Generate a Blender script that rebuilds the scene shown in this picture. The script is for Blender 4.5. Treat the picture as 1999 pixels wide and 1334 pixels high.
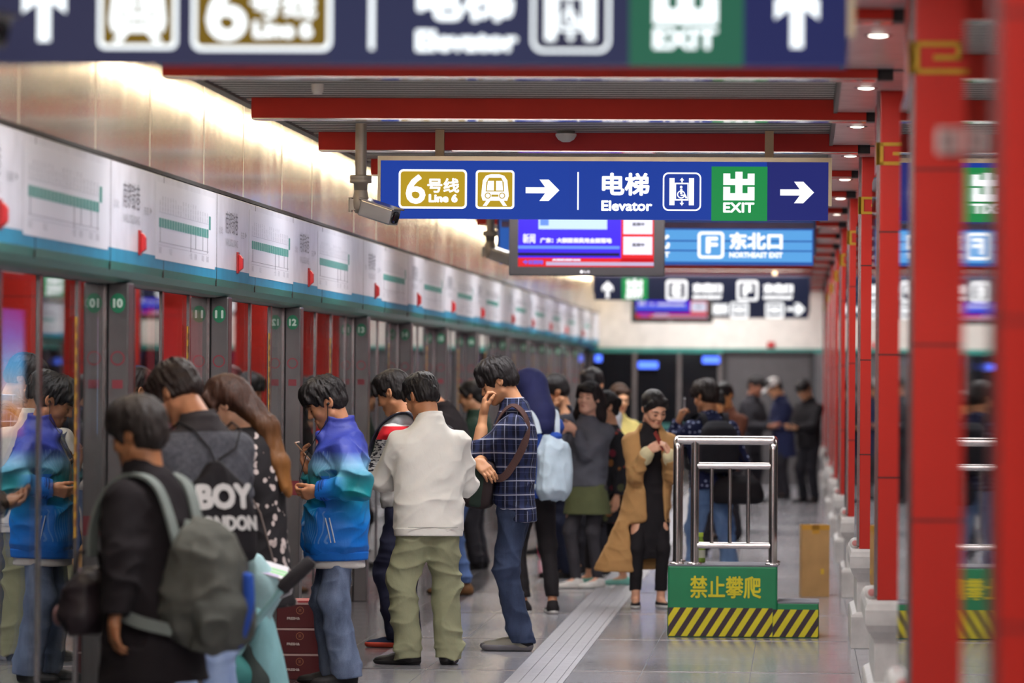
import bpy, bmesh, math, random
import numpy as np
from mathutils import Vector, Matrix, Euler
for _o in list(bpy.data.objects): bpy.data.objects.remove(_o, do_unlink=True)
S = bpy.context.scene
C = S.collection
PI = math.pi
R = math.radians
rng = random.Random(6)
# ---------------------------------------------------------------- camera
FPX = 10500.0                      # focal length in pixels of the 1999 px frame
CAMZ = 1.63
ROLL = 0.0065
_dx, _dy = 560.0, -71.0            # where the platform axis (+Y) meets the frame, from its centre
_cx = math.cos(ROLL)*_dx - math.sin(ROLL)*_dy
_cy = math.sin(ROLL)*_dx + math.cos(ROLL)*_dy
YAW = math.atan(_cx/FPX); PITCH = -math.atan(_cy/FPX)
CM = (Matrix.Rotation(YAW, 4, 'Z') @ Matrix.Rotation(PI/2 + PITCH, 4, 'X') @ Matrix.Rotation(ROLL, 4, 'Z'))
cam_d = bpy.data.cameras.new('camera'); cam = bpy.data.objects.new('camera', cam_d); C.objects.link(cam)
cam.matrix_world = Matrix.Translation((0, 0, CAMZ)) @ CM
cam_d.sensor_width = 36.0; cam_d.lens = 36.0*FPX/1999.0
cam_d.clip_start = 0.1; cam_d.clip_end = 300
cam_d.dof.use_dof = True; cam_d.dof.focus_distance = 30.2; cam_d.dof.aperture_fstop = 3.2
S.camera = cam
CR = CM.to_3x3()
def ray(px, py):
    return CR @ Vector(((px-999.5)/FPX, -(py-667.0)/FPX, -1.0))
def P(px, py, s):                  # the point seen at a pixel, at the depth where 1 m measures s px
    d = ray(px, py); k = (FPX/s)/d.y
    return Vector((0, 0, CAMZ)) + d*k
def F(px, py):                     # the floor point seen at a pixel
    d = ray(px, py); k = -CAMZ/d.z
    return Vector((0, 0, CAMZ)) + d*k
# ---------------------------------------------------------------- world, view, large lights
W = bpy.data.worlds.new('world'); S.world = W; W.use_nodes = True
W.node_tree.nodes['Background'].inputs[0].default_value = (0.9, 0.93, 1.0, 1)
W.node_tree.nodes['Background'].inputs[1].default_value = 0.12
S.view_settings.view_transform = 'Standard'; S.view_settings.look = 'None'
S.view_settings.exposure = 0.0; S.view_settings.gamma = 1.0; S.view_settings.use_curve_mapping = False
S.cycles.max_bounces = 8; S.cycles.transparent_max_bounces = 16
S.cycles.caustics_reflective = False; S.cycles.caustics_refractive = False
S.cycles.sample_clamp_indirect = 4.0
BEAM0, BEAMP = 23.25, 3.8           # red ceiling beams
BEAMS = [BEAM0 + BEAMP*k for k in range(-6, 16)]
def area(name, loc, sx, sy, power, col=(1, .985, .995), rot=(0, 0, 0)):
    l = bpy.data.lights.new(name, 'AREA'); l.shape = 'RECTANGLE'; l.size = sx; l.size_y = sy
    l.energy = power; l.color = col
    o = bpy.data.objects.new(name, l); C.objects.link(o); o.location = loc; o.rotation_euler = rot
    return o
for _i, _y in enumerate(BEAMS):    # recessed luminaires just behind each beam
    area('ceiling_luminaire', (-1.2, _y+0.62, 3.02), 2.6, 0.55, 74)
    area('side_luminaire', (3.0, _y+0.62, 3.0), 2.2, 0.5, 90)
for _k in range(-2, 10):           # daylight tubes over the track side of the screen doors
    area('tunnel_luminaire', (-5.0, 25+7.5*_k, 3.1), 0.5, 2.5, 10, (.9, .95, 1))
# ---------------------------------------------------------------- helpers
def lin(c):
    if isinstance(c, str): c = tuple(int(c[i:i+2], 16) for i in (0, 2, 4))
    c = [x/255.0 for x in c]
    return tuple((x/12.92 if x <= .04045 else ((x+.055)/1.055)**2.4) for x in c) + (1.0,)
class NT:
    def __init__(self, name):
        self.m = bpy.data.materials.new(name); self.m.use_nodes = True
        self.t = self.m.node_tree; self.n = self.t.nodes
        self.b = self.n['Principled BSDF']; self.out = self.n['Material Output']
    def node(self, typ, **kw):
        x = self.n.new(typ)
        for k, v in kw.items():
            if k in ('operation', 'data_type', 'blend_type', 'noise_dimensions', 'wave_type', 'bands_direction', 'feature', 'distance', 'interpolation', 'vector_type', 'mode', 'distribution_type'):
                setattr(x, k, v)
            else:
                x.inputs[k if not k.startswith('i') or not k[1:].isdigit() else int(k[1:])].default_value = v
        return x
    def link(self, a, b): self.t.links.new(a, b)
    def math(self, op, a, b=None, c=None):
        x = self.n.new('ShaderNodeMath'); x.operation = op
        for i, v in enumerate((a, b, c)):
            if v is None: continue
            if hasattr(v, 'is_output'): self.link(v, x.inputs[i])
            else: x.inputs[i].default_value = v
        return x.outputs[0]
    def mix(self, fac, a, b, blend='MIX'):
        x = self.n.new('ShaderNodeMix'); x.data_type = 'RGBA'; x.blend_type = blend
        for i, v in ((0, fac), (6, a), (7, b)):
            if hasattr(v, 'is_output'): self.link(v, x.inputs[i])
            else: x.inputs[i].default_value = v
        return x.outputs[2]
    def ramp(self, fac, stops, interp='LINEAR'):
        x = self.n.new('ShaderNodeValToRGB'); x.color_ramp.interpolation = interp
        e = x.color_ramp.elements
        while len(e) < len(stops): e.new(0.5)
        for i, (p, c) in enumerate(stops): e[i].position = p; e[i].color = c
        self.link(fac, x.inputs[0]); return x.outputs[0]
    def coord(self, kind='Object'):
        return self.n.new('ShaderNodeTexCoord').outputs[kind]
    def xyz(self, v=None):
        x = self.n.new('ShaderNodeSeparateXYZ'); self.link(v if v is not None else self.coord(), x.inputs[0]); return x.outputs
    def mapping(self, v, scale=(1, 1, 1), loc=(0, 0, 0)):
        x = self.n.new('ShaderNodeMapping'); x.inputs['Scale'].default_value = scale; x.inputs['Location'].default_value = loc
        self.link(v, x.inputs['Vector']); return x.outputs[0]
    def noise(self, v, scale=5, detail=3, rough=.5, dist=0.0):
        x = self.n.new('ShaderNodeTexNoise'); x.inputs['Scale'].default_value = scale; x.inputs['Detail'].default_value = detail
        x.inputs['Roughness'].default_value = rough; x.inputs['Distortion'].default_value = dist
        self.link(v, x.inputs['Vector']); return x.outputs['Fac']
    def bump(self, h, strength=.3, dist=.01):
        x = self.n.new('ShaderNodeBump'); x.inputs['Strength'].default_value = strength; x.inputs['Distance'].default_value = dist
        self.link(h, x.inputs['Height']); self.link(x.outputs[0], self.b.inputs['Normal'])
    def base(self, v):
        if hasattr(v, 'is_output'): self.link(v, self.b.inputs['Base Color'])
        else: self.b.inputs['Base Color'].default_value = v
    def set(self, rough=None, metal=None, spec=None, emit=None, estr=None, coat=None, sheen=None):
        i = self.b.inputs
        if rough is not None: i['Roughness'].default_value = rough
        if metal is not None: i['Metallic'].default_value = metal
        if spec is not None: i['Specular IOR Level'].default_value = spec
        if emit is not None: i['Emission Color'].default_value = emit
        if estr is not None: i['Emission Strength'].default_value = estr
        if coat is not None: i['Coat Weight'].default_value = coat
        if sheen is not None: i['Sheen Weight'].default_value = sheen
        return self
MATS = {}
def flat(name, col, rough=.5, metal=0.0, spec=.5, var=.06, vs=6.0, bump=0.0, bs=60.0, coat=None):
    """a plain surface with a little procedural variation"""
    if name in MATS: return MATS[name]
    t = NT(name); c = lin(col) if not (isinstance(col, tuple) and len(col) == 4) else col
    v = t.coord()
    f = t.noise(v, vs, 3)
    d = tuple(x*(1-var*2) for x in c[:3]) + (1,); u = tuple(min(1, x*(1+var)) for x in c[:3]) + (1,)
    t.base(t.ramp(f, [(0.3, d), (0.7, u)]))
    t.set(rough, metal, spec, coat=coat)
    if bump: t.bump(t.noise(v, bs, 4), bump, .004)
    MATS[name] = t.m; return t.m
def glow(name, col, strength=1.0, rough=.45):
    """something that gives off light: lit sign faces, screens, lamps"""
    if name in MATS: return MATS[name]
    t = NT(name); c = lin(col)
    t.base(tuple(x*.12 for x in c[:3]) + (1,)); t.set(rough, 0, .1, c, strength)
    MATS[name] = t.m; return t.m
def tag(o, label=None, cat=None, group=None, kind=None):
    if label: o['label'] = label
    if cat: o['category'] = cat
    if group: o['group'] = group
    if kind: o['kind'] = kind
    return o
def empty(name, loc=(0, 0, 0), rz=0.0, label=None, cat=None, group=None, kind=None, parent=None):
    o = bpy.data.objects.new(name, None); C.objects.link(o); o.location = loc; o.rotation_euler = (0, 0, rz)
    o.empty_display_size = .1
    if parent: o.parent = parent
    return tag(o, label, cat, group, kind)
def link(name, me, parent=None, loc=None, rot=None):
    o = bpy.data.objects.new(name, me); C.objects.link(o)
    if parent: o.parent = parent
    if loc is not None: o.location = loc
    if rot is not None: o.rotation_euler = rot
    return o
def copy_tree(o, parent=None):
    c = o.copy(); C.objects.link(c)
    if parent is not None: c.parent = parent
    for ch in list(o.children): copy_tree(ch, c)
    return c
class MB:
    def __init__(s): s.v = []; s.f = []; s.mi = []; s.sm = []
    def add(s, vs, fs, m=0, smooth=False):
        b = len(s.v); s.v += [tuple(x) for x in vs]
        for q in fs: s.f.append([b+i for i in q]); s.mi.append(m); s.sm.append(smooth)
        return s
    def box(s, a, b, m=0):
        x0, y0, z0 = (min(a[i], b[i]) for i in range(3)); x1, y1, z1 = (max(a[i], b[i]) for i in range(3))
        return s.add([(x0,y0,z0),(x1,y0,z0),(x1,y1,z0),(x0,y1,z0),(x0,y0,z1),(x1,y0,z1),(x1,y1,z1),(x0,y1,z1)],
                     [(0,3,2,1),(4,5,6,7),(0,1,5,4),(1,2,6,5),(2,3,7,6),(3,0,4,7)], m)
    def tube(s, pts, r, n=12, m=0, caps=True):
        pts = [Vector(p) for p in pts]; rs = r if isinstance(r, (list, tuple)) else [r]*len(pts)
        rings = []; up = None
        for i, p in enumerate(pts):
            d = (pts[min(i+1, len(pts)-1)] - pts[max(i-1, 0)]).normalized()
            if up is None:
                up = Vector((0, 0, 1)) if abs(d.z) < .9 else Vector((1, 0, 0))
            a = d.cross(up)
            if a.length < 1e-6: a = d.orthogonal()
            a.normalize(); b = a.cross(d).normalized(); up = b
            rings.append([p + (a*math.cos(t*2*PI/n) + b*math.sin(t*2*PI/n))*rs[i] for t in range(n)])
        vs = [q for rg in rings for q in rg]; fs = []
        for i in range(len(pts)-1):
            for t in range(n):
                fs.append((i*n+t, i*n+(t+1) % n, (i+1)*n+(t+1) % n, (i+1)*n+t))
        s.add(vs, fs, m, True)
        if caps:
            s.add(rings[0], [tuple(range(n))[::-1]], m); s.add(rings[-1], [tuple(range(n))], m)
        return s
    def lathe(s, prof, c=(0, 0, 0), n=24, m=0, axis='Z'):
        vs = []; fs = []
        for (r, z) in prof:
            for t in range(n):
                a = 2*PI*t/n
                q = (r*math.cos(a), r*math.sin(a), z)
                if axis == 'Y': q = (q[0], q[2], q[1])
                if axis == 'X': q = (q[2], q[0], q[1])
                vs.append((c[0]+q[0], c[1]+q[1], c[2]+q[2]))
        for i in range(len(prof)-1):
            for t in range(n):
                q = (i*n+t, i*n+(t+1) % n, (i+1)*n+(t+1) % n, (i+1)*n+t)
                fs.append(q if axis != 'Y' else q[::-1])
        s.add(vs, fs, m, True); return s
    def prism(s, poly, mapf, d0, d1, m=0):
        """2-D polygon (counter-clockwise) extruded from d0 to d1; mapf(u, v, d) gives the point"""
        n = len(poly)
        vs = [mapf(u, v, d0) for u, v in poly] + [mapf(u, v, d1) for u, v in poly]
        fs = [tuple(range(n)), tuple(range(2*n-1, n-1, -1))] + [(i, i+n, (i+1) % n+n, (i+1) % n) for i in range(n)]
        return s.add(vs, fs, m)
    def build(s, name, mats, parent=None, loc=None, rot=None, bevel=0.0, seg=2):
        me = bpy.data.meshes.new(name); me.from_pydata(s.v, [], s.f)
        if not isinstance(mats, (list, tuple)): mats = [mats]
        for m in mats: me.materials.append(m)
        me.polygons.foreach_set('material_index', s.mi); me.polygons.foreach_set('use_smooth', s.sm)
        bm = bmesh.new(); bm.from_mesh(me)
        bmesh.ops.recalc_face_normals(bm, faces=bm.faces)
        if bevel:
            es = [e for e in bm.edges if len(e.link_faces) == 2 and e.calc_face_angle(0) > .6]
            bmesh.ops.bevel(bm, geom=es, offset=bevel, segments=seg, profile=.6, affect='EDGES', clamp_overlap=True)
        bm.to_mesh(me); bm.free(); me.update()
        return link(name, me, parent, loc, rot)
def rrect(x0, y0, x1, y1, r, n=6):
    p = []
    for cx, cy, a in ((x1-r, y0+r, -90), (x1-r, y1-r, 0), (x0+r, y1-r, 90), (x0+r, y0+r, 180)):
        for i in range(n+1):
            t = R(a + 90*i/n); p.append((cx+r*math.cos(t), cy+r*math.sin(t)))
    return p
def circ(cx, cy, r, n=28, ry=None):
    return [(cx+r*math.cos(2*PI*i/n), cy+(ry or r)*math.sin(2*PI*i/n)) for i in range(n)]
_txt = {}
def glyphs(body):
    if body not in _txt:
        cu = bpy.data.curves.new('lettering', 'FONT'); cu.body = body; cu.size = 1; cu.resolution_u = 3
        o = bpy.data.objects.new('lettering', cu); C.objects.link(o)
        me = bpy.data.meshes.new_from_object(o.evaluated_get(bpy.context.evaluated_depsgraph_get()))
        bpy.data.objects.remove(o); bpy.data.curves.remove(cu)
        _txt[body] = ([tuple(v.co[:2]) for v in me.vertices], [tuple(p.vertices) for p in me.polygons]); bpy.data.meshes.remove(me)
    return _txt[body]
def text(mb, body, box, mapf, d, m=0, bold=0.0):
    """lettering fitted into box (u0, v0, u1, v1) on the surface mapf(u, v, d); bold in box units"""
    vs, fs = glyphs(body)
    x0, x1 = min(v[0] for v in vs), max(v[0] for v in vs); y0, y1 = min(v[1] for v in vs), max(v[1] for v in vs)
    u0, v0, u1, v1 = box
    u0 += bold; u1 -= bold; v0 += bold; v1 -= bold
    offs = [(0, 0)] if not bold else [(bold*math.cos(k*PI/4), bold*math.sin(k*PI/4)) for k in range(8)]
    for j, (du, dv) in enumerate(offs):
        mb.add([mapf(u0+(x-x0)/(x1-x0)*(u1-u0)+du, v0+(y-y0)/(y1-y0)*(v1-v0)+dv, d+j*.0003) for x, y in vs], fs, m)
def surf(o, ax_u, ax_v, ax_d):
    o, ax_u, ax_v, ax_d = Vector(o), Vector(ax_u), Vector(ax_v), Vector(ax_d)
    return lambda u, v, d: o + ax_u*u + ax_v*v + ax_d*d
# ---------------------------------------------------------------- the hall
XG = -3.2                          # plane of the platform screen doors
XH = -3.05                         # face of the header above them
XC = 0.357                         # left faces of the red columns
ZB, ZL = 2.92, 3.03                # beam underside, louvre ceiling
Y0, Y1 = -2.0, 82.0
POST0 = {9: 20.4, 10: 24.75, 11: 29.1, 12: 33.35, 13: 38.6, 14: 42.9, 15: 47.2, 16: 51.6, 17: 57.1, 18: 61.4, 19: 65.8, 20: 70.2, 21: 75.7, 22: 80.1, 8: 15.0, 7: 10.7}
def granite(name, col, joint=True, rough=.17, dark=.75):
    t = NT(name); v = t.coord(); x = t.xyz(v); c = lin(col)
    sp = t.noise(v, 180, 2); big = t.noise(t.mapping(v, (1, .35, 1)), 1.2, 2)
    u = t.math('ADD', t.math('DIVIDE', t.math('ADD', x[0], .255), .6), 100.0); w = t.math('ADD', t.math('DIVIDE', t.math('ADD', x[1], .05), .6), 100.0)
    wn = t.node('ShaderNodeTexWhiteNoise'); cb = t.n.new('ShaderNodeCombineXYZ')
    t.link(t.math('FLOOR', u), cb.inputs[0]); t.link(t.math('FLOOR', w), cb.inputs[1]); t.link(cb.outputs[0], wn.inputs['Vector'])
    a = tuple(k*.72 for k in c[:3]) + (1,); b = tuple(min(1, k*1.15) for k in c[:3]) + (1,)
    col0 = t.mix(t.math('MULTIPLY', wn.outputs['Value'], .35), t.ramp(sp, [(.35, a), (.65, b)]), a)
    fu = t.math('ABSOLUTE', t.math('SUBTRACT', t.math('FRACT', u), .5)); fw = t.math('ABSOLUTE', t.math('SUBTRACT', t.math('FRACT', w), .5))
    jn = t.math('MAXIMUM', t.math('GREATER_THAN', fu, .4965), t.math('GREATER_THAN', fw, .4935))
    t.base(t.mix(jn, col0, (.035, .035, .04, 1)) if joint else col0)
    r = t.math('ADD', t.math('MULTIPLY', big, .16), rough-.06)
    t.link(t.math('ADD', r, t.math('MULTIPLY', jn, .4)), t.b.inputs['Roughness'])
    t.b.inputs['Specular IOR Level'].default_value = .5
    t.bump(t.noise(t.mapping(v, (.8, .5, 1)), 3, 2), .05, .01)
    return t.m
m_floor = granite('floor_granite', 'a3a2a9', rough=.13)
m_floor_dark = granite('floor_dark_granite', '5d5b60', rough=.12)
tag(MB().box((-2.42, Y0, -.2), (6.0, Y1+.2, 0)).build('floor', m_floor), kind='structure')
tag(MB().box((-3.32, Y0, -.2), (-2.42, Y1+.2, 0)).build('floor_edge', m_floor_dark), kind='structure')
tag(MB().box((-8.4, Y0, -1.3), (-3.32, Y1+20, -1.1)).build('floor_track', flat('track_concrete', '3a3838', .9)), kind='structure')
# steel expansion joints across the floor
m_steel = flat('brushed_steel', 'b9b7b6', .22, 1.0, var=.1)
mb = MB()
for k in range(-6, 15):
    mb.box((-2.42, 29.72+3.6*k, 0), (XC-.04, 29.75+3.6*k, .003))
tag(mb.build('trim_2', m_steel), kind='structure')
# tactile paving: grey pavers with raised bars
mb = MB(); xs = -1.55
mb.box((xs, Y0, 0), (xs+.31, Y1, .004))
for k in range(265):
    y = 1.5+.3*k
    for q in range(4):
        mb.box((xs+.03+.068*q, y+.002, .004), (xs+.03+.068*q+.046, y+.298, .008))
tag(mb.build('trim_1', flat('tactile_paver', '97969c', .34, bump=.15)), kind='structure')
# walls that close the hall
m_white = flat('cream_wall_panel', 'd9d5cd', .35)
m_plaster = flat('hall_plaster', 'b5b0a8', .6)
tag(MB().box((6.0, Y0, 0), (6.2, Y1, 3.4)).build('wall_right', m_plaster), kind='structure')
tag(MB().box((-8.4, Y0-.2, -1.1), (6.2, Y0, 3.4)).build('wall_back', m_plaster), kind='structure')
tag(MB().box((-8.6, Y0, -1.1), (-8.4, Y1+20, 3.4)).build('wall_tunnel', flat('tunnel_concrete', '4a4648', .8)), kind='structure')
tag(MB().box((-8.4, Y1+20, -1.1), (-3.2, Y1+20.2, 3.4)).build('wall_tunnel_end', flat('tunnel_concrete', '4a4648', .8)), kind='structure')
tag(MB().box((-8.6, Y0-.2, 3.36), (6.2, Y1+20, 3.5)).build('ceiling', flat('plenum_grey', '8d8a86', .8)), kind='structure')
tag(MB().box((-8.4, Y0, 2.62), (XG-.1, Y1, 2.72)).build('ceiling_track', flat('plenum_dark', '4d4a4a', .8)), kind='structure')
# brushed stainless wall above the screen-door header
def stainless(name):
    t = NT(name); v = t.coord(); x = t.xyz(v)
    t.base((.93, .89, .82, 1)); t.set(.24, .72)
    st = t.noise(t.mapping(v, (1, 8, .4)), 2, 2)
    t.link(t.math('ADD', t.math('MULTIPLY', st, .09), .115), t.b.inputs['Roughness'])
    big = t.noise(t.mapping(v, (1, .9, .6)), 1.3, 2)
    t.bump(big, .30, .02)
    return t.m
m_stain = stainless('stainless_panel')
XW = -3.12
ys = sorted({round(y+d, 3) for y in POST0.values() for d in (-1.05, .95)})
mb = MB(); e = [Y0]+[y for y in ys if Y0 < y < Y1]+[Y1]
for a, b in zip(e[:-1], e[1:]):
    mb.box((XW-.05, a+.006, 2.60), (XW, b-.006, 3.36))
tag(mb.build('wall_left', m_stain), kind='structure')
mb = MB()
for a in e[1:-1]: mb.box((XW-.01, a-.005, 2.605), (XW+.002, a+.005, 3.36))
tag(mb.build('trim_wall_seam', flat('seam_strip', 'cfc4b4', .3, .8)), kind='structure')
tag(MB().box((XW-.2, Y0, 2.55), (XW-.05, Y1, 3.36)).build('wall_left_backing', flat('backing_dark', '3a3633', .8)), kind='structure')
# header over the screen doors: white band, blue band, rounded green soffit, grey return
prof = [(XH-.02, 2.585), (XH, 2.575), (XH, 2.19), (XH, 2.13), (XH-.012, 2.095), (XH-.04, 2.066), (XH-.075, 2.052), (XH-.12, 2.045), (XG-.05, 2.045), (XG-.05, 2.585)]
mats = [flat('header_white', 'd9dbe5', .3, spec=.5), flat('header_blue', '2a86aa', .45, spec=.2), flat('header_green', '2c8077', .28, spec=.6), flat('header_grey', '9b9c99', .35)]
mb = MB(); n = len(prof)
segm = [0, 0, 1, 2, 2, 2, 3, 3, 3, 3]
for i in range(n):
    a, b = prof[i], prof[(i+1) % n]
    mb.add([(a[0], Y0, a[1]), (b[0], Y0, b[1]), (b[0], Y1-.01, b[1]), (a[0], Y1-.01, a[1])], [(0, 1, 2, 3)], segm[i])
hd = mb.build('trim_header', mats); tag(hd, kind='structure')
mb = MB()
for y in e[1:-1]:
    mb.box((XH-.005, y-.006, 2.09), (XH+.0015, y+.006, 2.19))
    mb.box((XH-.005, y-.004, 2.19), (XH+.001, y+.004, 2.575))
mb.box((XH-.06, Y0, 2.585), (XH-.004, Y1, 2.603))
tag(mb.build('trim_header_seam', flat('seam_dark', '2a2624', .6)), kind='structure')
# cove light slot between ceiling edge and wall
m_cove = glow('cove_tube', 'ffe6c0', 30.0)
for k in range(22):
    a = BEAMS[k]+.2
    t = empty('cove_light', (-2.93, a+1.7, 3.12), 0, 'white fluorescent tube in the cove along the steel wall', 'lamp', 'cove tubes along the steel wall')
    MB().tube([(0, -1.65, 0), (0, 1.65, 0)], .022, 10).build('tube', m_cove, t)
    MB().box((.02, -1.7, -.03), (.06, 1.7, .04)).build('batten', flat('batten_white', 'd8d4cc', .5), t)
# beams, louvre ceiling, soffit
def redpaint(name, col, rough=.3, spec=.5, coat=.25):
    t = NT(name); v = t.coord(); c = lin(col)
    t.base(t.ramp(t.noise(v, 2.5, 3), [(.3, tuple(k*.9 for k in c[:3])+(1,)), (.7, c)])); t.set(rough, 0, spec, coat=coat)
    t.b.inputs['Coat Roughness'].default_value = .2
    return t.m
m_red = redpaint('red_beam_lacquer', 'd0382a', .55, .2, 0.0)
m_trimw = flat('beam_trim_white', 'c9c3bd', .12, .6)
ordi = ['first', 'second', 'third', 'fourth', 'fifth', 'sixth', 'seventh', 'eighth', 'ninth', 'tenth', 'eleventh', 'twelfth', 'thirteenth', 'fourteenth', 'fifteenth', 'sixteenth', 'seventeenth']
for k, y in enumerate(BEAMS):
    t = empty('ceiling_beam', (0, y, ZB), 0, ('red lacquered beam crossing the louvred ceiling, %s behind the near sign' % ordi[k-6]) if 6 <= k < 22 else 'red lacquered beam crossing the louvred ceiling in front of the near sign', 'beam', 'red ceiling beams')
    if k < 6: t['group'] = 'red ceiling beams nearer than the first sign'
    MB().box((-2.77, 0, .006), (.33, .2, ZL-ZB)).build('beam_body', m_red, t)
    MB().box((-2.77, .004, 0), (.33, .196, .006)).build('underside_trim', m_trimw, t)
    MB().box((.33, .03, .0), (.40, .2, .075)).build('end_bracket', flat('bracket_black', '1c1a1a', .5), t)
for k, y in enumerate(BEAMS):           # added tubes hidden behind the beams to brighten louvres and beam faces
    t = empty('added_fill_tube', (-1.3, y+.34, 2.975), 0, 'added white fill tube under the louvres, hidden behind a red beam', 'lamp', 'added fill tubes behind the beams')
    MB().tube([(-1.3, 0, 0), (1.3, 0, 0)], .02, 10).build('tube', glow('added_fill_tube', 'fffaf2', 24.0), t)
    mb = MB(); mb.box((-1.34, -.03, -.025), (-1.3, .03, .055)); mb.build('end_cap', flat('batten_white', 'd8d4cc', .5), t)
    mb = MB(); mb.box((1.3, -.03, -.025), (1.34, .03, .055)); mb.build('end_cap', flat('batten_white', 'd8d4cc', .5), t)
m_slat = flat('louvre_slat', 'd2cdc0', .45, .2)
mb = MB()
for y in BEAMS:
    k = 0
    while .24+k*.2 < BEAMP-.02:
        a = y+.24+k*.2
        mb.box((-2.82, a, ZL), (.17, a+.12, ZL+.035)); mb.box((-2.82, a+.12, ZL-.002), (.17, a+.2, ZL+.02), 1); k += 1  # dark strips stand in for the shade between the slats
tag(mb.build('ceiling_louvre', [m_slat, flat('louvre_gap_shade', '4a4640', .6)]), kind='structure')
mb = MB(); mb.box((-2.87, Y0, ZL-.015), (-2.82, Y1, ZL+.07)); mb.box((.165, Y0, 2.96), (.185, Y1, 3.2))
tag(mb.build('trim_louvre_edge', flat('louvre_edge', '4a463f', .5)), kind='structure')
m_soff = flat('soffit_panel', 'd9c9c6', .22, .0, .6)
mb = MB()
for y in BEAMS:
    mb.box((.185, y+.21, 2.965), (6.0, y+BEAMP-.01, 2.995))
tag(mb.build('ceiling_soffit', m_soff), kind='structure')
tag(MB().box((.33, Y0, 2.995), (6.0, Y1, 3.03)).build('ceiling_soffit_back', flat('soffit_dark', '6e3a36', .5)), kind='structure')
# end wall of the platform
mb = MB(); mb.box((XG-5.2, Y1, 2.06), (6.0, Y1+.15, 3.36))
tag(mb.build('wall_end', m_white), kind='structure')
tag(MB().box((XG, Y1-.03, 2.0), (6.0, Y1+.1, 2.075)).build('trim_end_green', mats[2]), kind='structure')
# ---------------------------------------------------------------- end wall doors
def glass(name, tint=(1, 1, 1, 1), f0=.05, body=0.0, rough=.0):
    """thin architectural glass: mirror-like towards grazing angles, clear face on"""
    t = NT(name); t.n.remove(t.b)
    geo = t.n.new('ShaderNodeNewGeometry'); dp = t.n.new('ShaderNodeVectorMath'); dp.operation = 'DOT_PRODUCT'
    t.link(geo.outputs['Normal'], dp.inputs[0]); t.link(geo.outputs['Incoming'], dp.inputs[1])
    c = t.math('ABSOLUTE', dp.outputs['Value'])
    fr = t.math('ADD', t.math('MULTIPLY', t.math('POWER', t.math('SUBTRACT', 1.0, c), 5.0), 1-f0), f0)
    tr = t.n.new('ShaderNodeBsdfTransparent'); tr.inputs[0].default_value = tint
    gl = t.n.new('ShaderNodeBsdfGlossy'); gl.inputs['Roughness'].default_value = rough; gl.inputs['Color'].default_value = (.96, .97, .97, 1)
    mx = t.n.new('ShaderNodeMixShader'); t.link(fr, mx.inputs[0]); t.link(tr.outputs[0], mx.inputs[1]); t.link(gl.outputs[0], mx.inputs[2])
    t.link(mx.outputs[0], t.out.inputs['Surface'])
    return t.m
m_glass = glass('door_glass', (.86, .9, .9, 1))
m_darkglass = flat('dark_end_glass', '17181c', .04, 0, .6)
m_post = flat('post_grey_steel', '6d6a6b', .3, .75, var=.08)
m_gask = flat('gasket_black', '1b191a', .5)
m_frame = flat('door_frame_steel', 'a8a5a6', .16, 1.0)
m_num = flat('number_green', '1f7a56', .4); m_numt = flat('number_pale', 'cfe6d8', .4)
m_yel = flat('sticker_yellow', 'd9a21c', .5); m_maroon = flat('decal_maroon', '7c2430', .45); m_ringred = flat('decal_red', '8f3b44', .45)
t = empty('end_door', (-1.09, Y1-.02, 0), 0, 'dark grey service door under the green band at the far end of the platform', 'door')
MB().box((0, -.05, 0), (1.25, .02, 1.97)).build('door_leaf', flat('end_door_grey', '4b494b', .4), t)
mb = MB(); mb.box((-.07, -.08, 0), (0, .02, 2.0)); mb.box((1.25, -.08, 0), (1.32, .02, 2.0)); mb.box((-.07, -.08, 1.97), (1.32, .02, 2.03)); mb.build('door_frame', flat('end_frame_dark', '262427', .4), t)
MB().tube([(1.12, -.08, .95), (1.12, -.08, 1.2)], .015, 8).build('handle', m_frame, t)
for k, (px, py, w) in enumerate(((1168, 700, .10), (1265, 713, .30), (1388, 703, .26))):  # lamp boxes invented to carry the blue glows in the end glass
    q = P(px, py, 128.2); t = empty('blue_glow_box', (q.x, Y1-.064, q.z), 0, ['small round blue light glowing on the dark end glass', 'wide blue light glowing in the middle of the dark end glass', 'wide blue light glowing beside the grey end door'][k], 'light')
    MB().box((-w/2, -.02, -.05), (w/2, .0, .05)).build('diffuser', glow('glow_box_blue', '4a6cf0', 3.0), t, bevel=.008)
    MB().box((-w/2-.01, -.012, -.06), (w/2+.01, .012, .06)).build('housing', m_gask, t)
q = P(1505, 674, 128.2); t = empty('alarm_lamp', (q.x, Y1-.001, q.z), 0, 'small dark red lamp on the cream end wall above the green band', 'lamp')
MB().box((-.06, -.03, -.05), (.06, 0, .05)).build('lamp_base', flat('lamp_red_base', '9c2024', .4), t, bevel=.006)
MB().lathe([(.001, -.06), (.03, -.055), (.04, -.03)], n=16, axis='Y').build('lamp_dome', flat('lamp_red', 'c4252b', .35), t)
t = empty('end_glazing', (XG, Y1-.02, 0), 0, 'dark glass screen closing the far end of the platform under the green band', 'glass screen')
MB().box((0, 0, 0), (2.04, .05, 2.0)).build('glass_sheet', m_darkglass, t)
for x in (.02, .70, 1.38, 2.0):
    MB().box((x-.03, -.03, 0), (x+.03, 0, 2.0)).build('mullion', m_post, t)
MB().box((-.0, -.035, .82), (2.04, -.0, .92)).build('transom', flat('transom_teal', '2c6b66', .4), t)
tag(MB().box((.25, Y1-.05, 0), (6, Y1+.1, 2.0)).build('wall_end_lower', flat('end_grey_panel', '6f6d70', .4)), kind='structure')
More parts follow.
